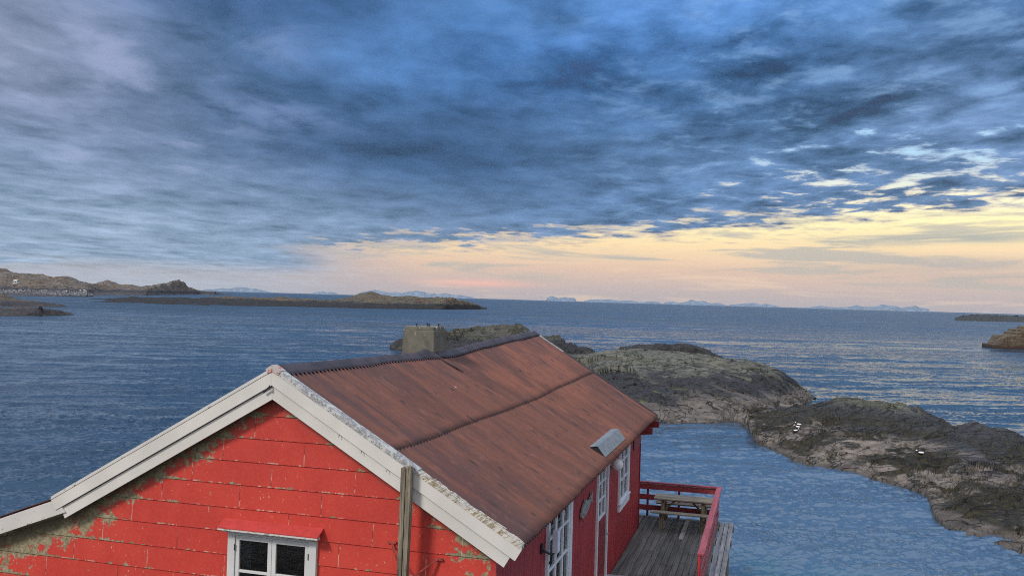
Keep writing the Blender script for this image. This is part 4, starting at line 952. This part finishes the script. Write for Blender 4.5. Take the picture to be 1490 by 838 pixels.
# far window
u0, u1 = 10.0, 11.5
mb = MB(); PB(mb, 's', u0, u0+0.10, -3.56, -2.06, 0.0, 0.05); PB(mb, 's', u1-0.10, u1, -3.56, -2.06, 0.0, 0.05); PB(mb, 's', u0+0.1, u1-0.1, -2.16, -2.06, 0.0, 0.05)
PB(mb, 's', u0, u1, -3.72, -3.56, 0.0, 0.06); PB(mb, 's', u0-0.03, u1+0.03, -3.565, -3.53, 0.0, 0.085)
fw = hp(mb, 'window', M['frame'], bevel=0.004); mb = MB(); a0, a1 = u0+0.1, u1-0.1; mid = (a0+a1)/2
PB(mb, 's', a0, a0+0.05, -3.53, -2.16, -0.02, 0.03); PB(mb, 's', a1-0.05, a1, -3.53, -2.16, -0.02, 0.03); PB(mb, 's', mid-0.035, mid+0.035, -3.53, -2.16, -0.02, 0.03)
for zc in (-2.62, -3.06): PB(mb, 's', a0+0.05, mid-0.035, zc-0.018, zc+0.018, -0.018, 0.024); PB(mb, 's', mid+0.035, a1-0.05, zc-0.018, zc+0.018, -0.018, 0.024)
PB(mb, 's', a0+0.05, mid-0.035, -3.53, -3.49, -0.018, 0.027); PB(mb, 's', mid+0.035, a1-0.05, -3.53, -3.49, -0.018, 0.027)
fs = hp(mb, 'sash', M['frame'], fw); hp(PB(MB(), 's', a0, a1, -3.53, -2.16, -0.006, -0.002), 'pane', M['glass'], fs)
mb = MB()
mb.quad((SV-1.3, 2.5, -4.9), (SV-1.3, 12.2, -4.9), (SV-1.3, 12.2, -1.9), (SV-1.3, 2.5, -1.9)); mb.quad((SV-1.3, 2.5, -4.9), (SV-0.04, 2.5, -4.9), (SV-0.04, 12.2, -4.9), (SV-1.3, 12.2, -4.9))
hp(mb, 'room_lining', M['dim'], fix=False)
curtain(10.2, 10.5, -3.5, -2.1, 's', -0.12, M['curtain'], 3)
# joist tails under the eave
for u in (1.2, 3.1, 5.0, 6.9, 8.8, 10.7, 12.55, 13.95):
    mb = MB(); ext = 3.53 if u > 12 else 3.40
    mb.hexa([(SV, u-0.05, -2.30), (ext, u-0.05, -2.26), (ext, u+0.05, -2.26), (SV, u+0.05, -2.30), (SV, u-0.05, -2.10), (ext, u-0.05, -2.10), (ext, u+0.05, -2.10), (SV, u+0.05, -2.10)])
    if u < 12: mb = MB(); mb.hexa([(SV, u-0.05, -2.20), (3.36, u-0.05, -2.08), (3.36, u+0.05, -2.08), (SV, u+0.05, -2.20), (SV, u-0.05, -1.90), (3.36, u-0.05, -2.03), (3.36, u+0.05, -2.03), (SV, u+0.05, -1.90)])
    hp(mb, 'joist_tail', M['redwood'])
mb = MB(); mb.box(SV-0.02, SV+0.05, 13.63, 14.02, -2.34, -2.10); hp(mb, 'wall_plate', M['redwood'])
# folded sheet metal rain diverter over the door
mb = MB(); ua, ub = 6.50, 9.00
def dz(v, u, l): return (v, u, float(roof_z(u, v))+l)
A1 = [dz(3.05, ua, 0.05), dz(3.21, ua, 0.165), dz(3.37, ua, 0.05)]; B1 = [dz(3.05, ub, 0.05), dz(3.21, ub, 0.165), dz(3.37, ub, 0.05)]
mb.quad(A1[0], A1[1], B1[1], B1[0]); mb.quad(A1[1], A1[2], B1[2], B1[1])
rd = hp(mb, 'rain_diverter', M['galv'], roof, fix=False); so = rd.modifiers.new('t', 'SOLIDIFY'); so.thickness = 0.006
mb = MB(); mb.prism([A1[0], A1[1], A1[2]], (0, 0.02, 0)); mb.v = [(a, b+0.02, c-0.008) for a, b, c in mb.v]; hp(mb, 'opening_shade', M['black'], rd)  # black plate in the open end stands for the shade inside
# globe lamp
lamp = MB(); lamp.box(SV+0.01, SV+0.05, 8.79, 8.91, -2.46, -2.34); lamp.tube([(SV+0.05, 8.85, -2.40), (SV+0.13, 8.85, -2.40)], 0.03, 10)
wl = hp(lamp, 'wall_lamp', M['frame'])
def sphere_mb(c, r, su=20, sv=12, sc_=(1, 1, 1)):
    th = np.linspace(0, 2*math.pi, su+1); ph = np.linspace(0.001, math.pi-0.001, sv)
    return MB().grid(np.stack([c[0]+r*sc_[0]*np.outer(np.cos(th), np.sin(ph)), c[1]+r*sc_[1]*np.outer(np.sin(th), np.sin(ph)), c[2]+r*sc_[2]*np.outer(np.ones(su+1), np.cos(ph))], -1))
hp(sphere_mb((SV+0.15, 8.85, -2.44), 0.13), 'globe', M['globe'], wl, smooth=True)
# white box on a black arm beside the terrace door
mb = MB(); mb.box(SV+0.12, SV+0.21, 2.86, 3.02, -2.80, -2.47); bx = hp(mb, 'junction_box', M['box'], bevel=0.008)
mb = MB(); mb.tube([(SV+0.0, 2.58, -2.66), (SV+0.06, 2.58, -2.70), (SV+0.10, 2.75, -2.78), (SV+0.13, 2.92, -2.83), (SV+0.15, 2.94, -2.79)], 0.018, 8)
mb.tube([(SV+0.12, 2.90, -2.80), (SV+0.09, 2.95, -2.92), (SV+0.04, 2.97, -3.02)], 0.010, 8); mb.box(SV+0.0, SV+0.04, 2.53, 2.63, -2.74, -2.60); hp(mb, 'cable_arm', M['black'], bx)

# ------------------------------------------------------------------ wooden fish on the wall
FO = (SV+0.02, 6.1, -2.78); fish = None
outline = [(-0.50, -0.16), (-0.46, -0.05), (-0.40, 0.06), (-0.30, 0.13), (-0.22, 0.14), (-0.20, 0.21), (-0.12, 0.22), (-0.10, 0.15), (0.05, 0.14), (0.20, 0.10), (0.28, 0.10), (0.38, 0.19), (0.46, 0.27), (0.50, 0.24), (0.47, 0.10), (0.50, -0.04), (0.44, -0.06), (0.34, 0.0), (0.22, -0.06), (0.08, -0.14), (-0.10, -0.20), (-0.28, -0.23), (-0.42, -0.22)]
fo = house_thing('wall_ornament', FO, 'weathered grey wooden fish hung on the red wall between the glazed doors', 'ornament')
mb = MB(); mb.prism([(SV+0.020, 6.02+a*1.05, -2.74+b*0.66) for a, b in outline], (0.045, 0, 0)); mb.build('fish_body', M['fish'], fo, FO, bevel=0.006)
mb = MB(); mb.prism([(SV+0.066, 5.60, -2.79), (SV+0.066, 5.72, -2.74), (SV+0.066, 5.75, -2.82), (SV+0.066, 5.66, -2.86)], (0.012, 0, 0)); mb.build('gill_plate', M['fish'], fo, FO)
mb = MB(); mb.tube([(SV+0.03, 5.50, -2.86), (SV+0.09, 5.53, -2.92), (SV+0.08, 5.68, -2.92)], 0.012, 6); mb.build('hook', M['rust'], fo, FO)

# ------------------------------------------------------------------ post leaning on the gable
PO = (1.98, -0.10, -AZ); pst = house_thing('wooden_post', PO, 'weathered grey split timber post standing against the red gable', 'post')
mb = MB(); nn = 24
for i in range(nn):      # square timber, slightly irregular, split along the front
    pass
zs = np.linspace(-4.9, -1.10, nn); Pn = np.zeros((nn, 13, 3))
for i, z in enumerate(zs):
    t = (z+1.1)/-3.8; cx = 1.985-0.012*t*4; w = 0.062+0.004*vnoise(z*3, 0.1, 0, 3); dd = 0.05
    ring = [(-w, -dd), (-0.35*w, -dd-0.004), (-0.08*w, -dd-0.002), (0.02*w, -dd+0.028), (0.12*w, -dd-0.004), (w, -dd+0.004), (w+0.003, 0), (w, dd), (0.3*w, dd), (-0.3*w, dd), (-w, dd), (-w-0.002, 0), (-w, -dd)]
    Pn[i] = [(cx+a+0.003*vnoise(z*5, j*1.7, 0, 8), -0.10+b+0.003*vnoise(z*6, j*2.3, 4, 9), z+(0.03*vnoise(j*0.9, 1.0, 0, 6) if i == nn-1 else 0)) for j, (a, b) in enumerate(ring)]
mb.grid(Pn); i0 = (nn-1)*13; mb.f.append(tuple(i0+j for j in range(12))); mb.build('timber', M['post'], pst, PO)
for a, b in (((1.93, -0.09, -2.40), (1.70, 0.15, -2.12)), ((2.03, -0.09, -2.50), (2.34, 0.15, -2.27))):
    mb = MB(); mb.bar(a, b, 0.028, 0.012); mb.box(b[0]-0.06, b[0]+0.06, 0.145, 0.165, b[2]-0.015, b[2]+0.015); mb.build('iron_stay', M['rust'], pst, PO)
mb = MB(); mb.box(1.905, 2.05, -0.168, -0.150, -2.53, -2.46); mb.build('strap', M['post'], pst, PO)

# ------------------------------------------------------------------ deck
DZ = -4.86; DO = (4.2, 8.0, DZ-0.2)
dk = house_thing('deck', DO, 'grey weathered plank deck along the side of the red house', 'deck')
mb = MB(); v = 3.10; rnd = random.Random(4)
while v < 5.02:
    cuts = [1.5]+sorted(rnd.uniform(3, 14) for _ in range(2))+[15.02+rnd.uniform(-0.02, 0.03)]
    for a, b in zip(cuts[:-1], cuts[1:]):
        mb.box(v+0.006, v+0.130, a+0.003, b-0.003, DZ-0.035, DZ+rnd.uniform(-0.003, 0.002))
    v += 0.136
v = 2.55
while v < 3.0: mb.box(v+0.006, v+0.130, 13.67, 15.02, DZ-0.035, DZ); v += 0.136
mb.build('planks', M['deck'], dk, DO)
mb = MB(); v = 5.155
for i in range(3): mb.box(v+0.005, v+0.108, 1.5+rnd.uniform(0, .1), 15.04+rnd.uniform(-0.02, 0.03), DZ-0.035, DZ-0.004); v += 0.118
o = mb.build('walkway_planks', M['decklight'], dk, DO); o['label'] = 'bleached pale boards outside the red railing'
mb = MB(); mb.box(4.24, 4.35, 12.60, 15.0, DZ+0.003, DZ+0.022); o = mb.build('loose_plank', M['plank'], dk, DO); o['label'] = 'pale narrow replacement board'
for u in np.arange(2.0, 15.1, 1.6):
    mb = MB(); mb.box(3.12, 5.52, u-0.05, u+0.05, DZ-0.2, DZ-0.037); mb.build('joist', M['table'], dk, DO)
for u in (2.6, 5.8, 9.0, 12.2, 14.8):
    for v in (3.5, 5.3): mb = MB(); mb.tube([(v, u, -9.0), (v, u, DZ-0.2)], 0.11, 12); mb.build('pile', M['post'], dk, DO)
# railing
RO = (5.1, 11.5, DZ); rl = house_thing('railing', RO, 'dark red painted board railing around the end of the deck', 'railing')
RV, RU, RT = 5.10, 14.93, DZ+0.95
def rp(mb, name, m, **k): return mb.build(name, m, rl, RO, **k)
mb = MB(); mb.box(RV-0.07, RV+0.07, 7.9, RU+0.06, RT-0.045, RT); rp(mb, 'top_rail', M['redrail'], bevel=0.006)
mb = MB(); mb.box(2.55, RV-0.072, RU-0.06, RU+0.06, RT-0.045, RT); rp(mb, 'top_rail', M['redrail'], bevel=0.006)
for i, z in enumerate((RT-0.06, RT-0.35, RT-0.64)):
    mb = MB(); mb.box(RV-0.012, RV+0.012, 7.93, RU, z-0.15, z); rp(mb, 'rail_board', M['redrail'], bevel=0.003)
    mb = MB(); mb.box(2.55, RV-0.075, RU-0.012, RU+0.012, z-0.15, z); rp(mb, 'rail_board', M['redrail'], bevel=0.003)
for u in (7.96, 9.7, 11.4, 13.2, RU-0.05):
    mb = MB(); mb.box(RV-0.055, RV-0.014, u-0.045, u+0.045, DZ-0.1, RT-0.046); rp(mb, 'rail_post', M['redpost'] if u < 8 else M['redwood'], bevel=0.004)
for v in (3.16, 4.02):
    mb = MB(); mb.box(v-0.03, v+0.03, RU+0.014, RU+0.06, DZ-0.1, RT-0.046); rp(mb, 'rail_post', M['redwood'], bevel=0.004)

# ------------------------------------------------------------------ picnic table
TO = (4.22, 14.15, DZ); tb = house_thing('picnic_table', TO, 'weathered wooden picnic table with attached benches at the deck end', 'picnic table')
def tp(mb, name, m, **k): return mb.build(name, m, tb, TO, **k)
T0, T1 = 3.45, 4.98; TZ = DZ+0.73
mb = MB()
for i in range(5): mb.box(T0, T1, 13.88+i*0.128, 13.88+i*0.128+0.118, TZ-0.036, TZ)
tp(mb, 'table_top', M['table'], bevel=0.004)
for ua, lab in ((13.42, 0), (14.62, 1)):
    mb = MB()
    for i in range(2): mb.box(T0-0.03, T1-0.01, ua+i*0.13, ua+i*0.13+0.12, DZ+0.42, DZ+0.455)
    tp(mb, 'bench_seat', M['table'], bevel=0.004)
for v in (T0+0.24, T1-0.24):
    for s in (-1, 1):
        mb = MB(); mb.bar((v, 14.20+s*0.19, TZ-0.04), (v, 14.20+s*0.50, DZ+0.0), 0.045, 0.095, (1, 0, 0)); tp(mb, 'leg', M['tableleg'], bevel=0.004)
        mb = MB(); mb.bar((v, 14.20+s*0.66, DZ+0.42), (v, 14.20+s*0.66, DZ), 0.045, 0.09, (1, 0, 0)); tp(mb, 'bench_leg', M['tableleg'], bevel=0.004)
    mb = MB(); mb.box(v+0.024, v+0.066, 13.44, 14.84, DZ+0.325, DZ+0.42); tp(mb, 'cross_beam', M['tableleg'], bevel=0.004)
    mb = MB(); mb.box(v+0.024, v+0.066, 13.92, 14.48, TZ-0.12, TZ-0.037); tp(mb, 'top_bearer', M['tableleg'], bevel=0.004)
    sgn = 1 if v < 4.2 else -1
    mb = MB(); mb.bar((v+0.05*sgn, 14.2, DZ+0.40), (v+0.36*sgn, 14.2, TZ-0.05), 0.04, 0.07, (0, 1, 0)); tp(mb, 'brace', M['tableleg'], bevel=0.003)

# ------------------------------------------------------------------ rock the house stands on
def shore():
    vv = np.linspace(-8.5, 3.4, 120); uu = np.linspace(-5, 13.2, 160); V, U = np.meshgrid(vv, uu, indexing='ij')
    e = np.minimum.reduce([(V+8.5)/1.8, (3.4-V)/0.7, (U+5)/1.8, (13.2-U)/1.2]); e = np.clip(e, 0, 1)
    c, s = math.cos(PSI), math.sin(PSI)
    X = APEX[0]+V*c+U*s; Y = APEX[1]-V*s+U*c
    Z = -1.0+(3.25+fbm(V*0.6, U*0.6, 0, 90, 5)*0.22)*(e**0.6)
    o = np_mesh('shore_rock', np.stack([X, Y, Z], -1), M['rock_back'], True); tag(o, 'rock under the red house', None, None, 'structure')
shore()

def land():      # low shore land on the viewer's side of the house
    X, Y = np.meshgrid(np.linspace(-90, 60, 150), np.linspace(-150, 3, 150), indexing='ij')
    e = np.clip(np.minimum.reduce([(X+90)/12, (60-X)/12, (Y+150)/20, (3-Y)/8]), 0, 1)
    Z = -1.0+(2.9+fbm(X*0.08, Y*0.08, 0, 120, 6)*1.0)*e**0.7
    o = np_mesh('shore_land', np.stack([X, Y, Z], -1), M['rock_back'], True); tag(o, 'low rocky land on the near shore', None, None, 'structure')
land()

# ------------------------------------------------------------------ seabirds resting on the weed
def surf(P, px, py):
    X, Y = project(P); d = (X-px)**2+(Y-py)**2; d = d+np.where(P[..., 2] < 0, 1e6, 0)
    near = d < d.min()+2.0; yy = np.where(near, P[..., 1], 1e9); return P.reshape(-1, 3)[np.argmin(yy)]
bird_white = simple('white_plumage', (0.80, 0.80, 0.78), 0.7, var=0.04); bird_black = simple('black_plumage', (0.02, 0.02, 0.025), 0.7)
def make_bird():
    o = bpy.data.objects.new('seabird', None); C.objects.link(o)
    def ell(c, r, s, m, name):
        mb = sphere_mb(c, r, 16, 10, s); mb.build(name, m, o, (0, 0, 0), smooth=True)
    b = sphere_mb((0, 0, 0.10), 0.10, 20, 12, (2.2, 1.0, 0.85)); b.tube([(0.15, 0, 0.13), (0.22, 0, 0.20), (0.25, 0, 0.25)], [0.055, 0.035, 0.04], 10); b.tube([(-0.17, 0, 0.11), (-0.30, 0, 0.13)], [0.05, 0.012], 8)
    b.build('body', bird_black, o, smooth=True)
    ell((-0.02, 0, 0.135), 0.10, (2.05, 1.02, 0.75), bird_white, 'folded_wings')
    hd = sphere_mb((0.26, 0, 0.27), 0.048, 14, 10, (1.15, 0.9, 0.95)); hb = hd.build('head', bird_white, o, smooth=True)
    MB().tube([(0.30, 0, 0.265), (0.37, 0, 0.25)], [0.017, 0.006], 8).build('bill', M['rust'], hb)
    return o
bird0 = make_bird()
spots = [(1162, 619, 150, 'white-backed seabird farthest back of three on dark weed'), (1160, 623.5, 170, 'white-backed seabird in the middle of three on dark weed'), (1159, 627.5, 20, 'white-backed seabird nearest the water of three on dark weed'), (1341, 661, 160, 'white-backed seabird alone on the weedy shelf of the ridge')]
for i, (px, py, rot, lab) in enumerate(spots):
    b = bird0 if i == 0 else copy_tree(bird0)
    b.location = surf(P_r, px, py); b.scale = (0.78, 0.78, 0.78); b.rotation_euler = (0, 0, R(rot)); tag(b, lab, 'seabird', 'seabirds resting on the rock ridge')

# ------------------------------------------------------------------ far buildings and marks
def far_house(px, py, dist, w, h, label, roofcol):
    p = W(px, py, dist); o = bpy.data.objects.new('cottage', None); C.objects.link(o); o.location = p; tag(o, label, 'house', 'white buildings on the headland')
    MB().box(-w/2, w/2, -2.9, 2.9, -1.0, h*0.6).build('wall', M['white'], o)
    MB().prism([(-w/2-0.3, -3.3, h*0.6), (w/2+0.3, -3.3, h*0.6), (w/2+0.3, 0, h), (-w/2-0.3, 0, h)], (0, 0, 0.12)).build('roof', roofcol, o)
    MB().prism([(-w/2-0.3, 3.3, h*0.6), (w/2+0.3, 3.3, h*0.6), (w/2+0.3, 0, h), (-w/2-0.3, 0, h)], (0, 0, 0.12)).build('roof', roofcol, o)
    for xx in (-w*0.25, w*0.2): MB().box(xx-0.5, xx+0.5, -3.05, -3.0, 0.4, 1.5).build('window', M['black'], o)
far_house(23.3, 411.6, 1060, 4.2, 3.4, 'larger white cottage on the hillside above the breakwater', M['white'])
far_house(117, 424.0, 905, 1.3, 1.5, 'left one of two small white sheds at the end of the breakwater', M['white'])
far_house(123.5, 424.2, 900, 1.4, 1.8, 'right one of two small white sheds at the end of the breakwater', M['white'])
cp = surf(P_na, 59, 449); mb = MB()
for i in range(14):
    t = i/14; r = 0.75*(1-t*0.7); a = i*2.4; mb.hexa([(math.cos(a)*0.12+x*r*random.uniform(.8, 1.1), math.sin(a)*0.12+y*r*random.uniform(.8, 1.1), t*1.7+z*0.22) for z in (0, 1) for x, y in ((-1, -1), (1, -1), (1, 1), (-1, 1))])
o = mb.build('cairn', M['isle_near'], None); o.location = cp+np.array([0, 0, -0.3]); o.scale = (0.85, 0.85, 0.6); tag(o, 'small stone cairn on top of the flat islet', 'cairn')
# stepped stone pier at the right edge
pz = lambda px, py: W(px, py, 219.0)
prof = [(1447.3, 508.8), (1447.5, 501.3), (1456, 501.2), (1463, 489.2), (1475, 488.6), (1476.5, 487.2), (1480.5, 486.8), (1481.2, 483.6), (1486, 483.2), (1487, 479.6), (1500, 479.4), (1501, 475.5), (1560, 476), (1560, 515)]
P0 = pz(1447, 510); mb = MB(); loop = []
for a, b in prof: q = pz(a, b); loop.append((q[0], q[1], q[2]))
loop[0] = (loop[0][0], loop[0][1], -2.0); loop[-1] = (loop[-1][0], loop[-1][1], -2.0)
mb.prism(loop, (1.5, 9.0, 0)); o = mb.build('stone_pier', M['pier'], None, (P0[0], P0[1], 0), bevel=0.06); o.location = (P0[0], P0[1], 0)
tag(o, 'stepped brown stone pier jutting in at the right edge', 'pier')

# ------------------------------------------------------------------ air between the camera and the far mountains
def haze():
    mb = MB(); mb.box(-22000, 22000, -300, 21500, -140, 1200)
    m = bpy.data.materials.new('pale_sea_air'); m.use_nodes = True; t = m.node_tree; t.nodes.clear()
    v = t.nodes.new('ShaderNodeVolumePrincipled'); v.inputs['Color'].default_value = (0.62, 0.78, 0.95, 1); v.inputs['Density'].default_value = HAZE
    v.inputs['Anisotropy'].default_value = 0.0
    o = t.nodes.new('ShaderNodeOutputMaterial'); t.links.new(v.outputs[0], o.inputs['Volume'])
    ob = mb.build('haze', m); tag(ob, 'thin pale sea air', None, None, 'stuff')
HAZE = 1.4e-5
if HAZE: haze()
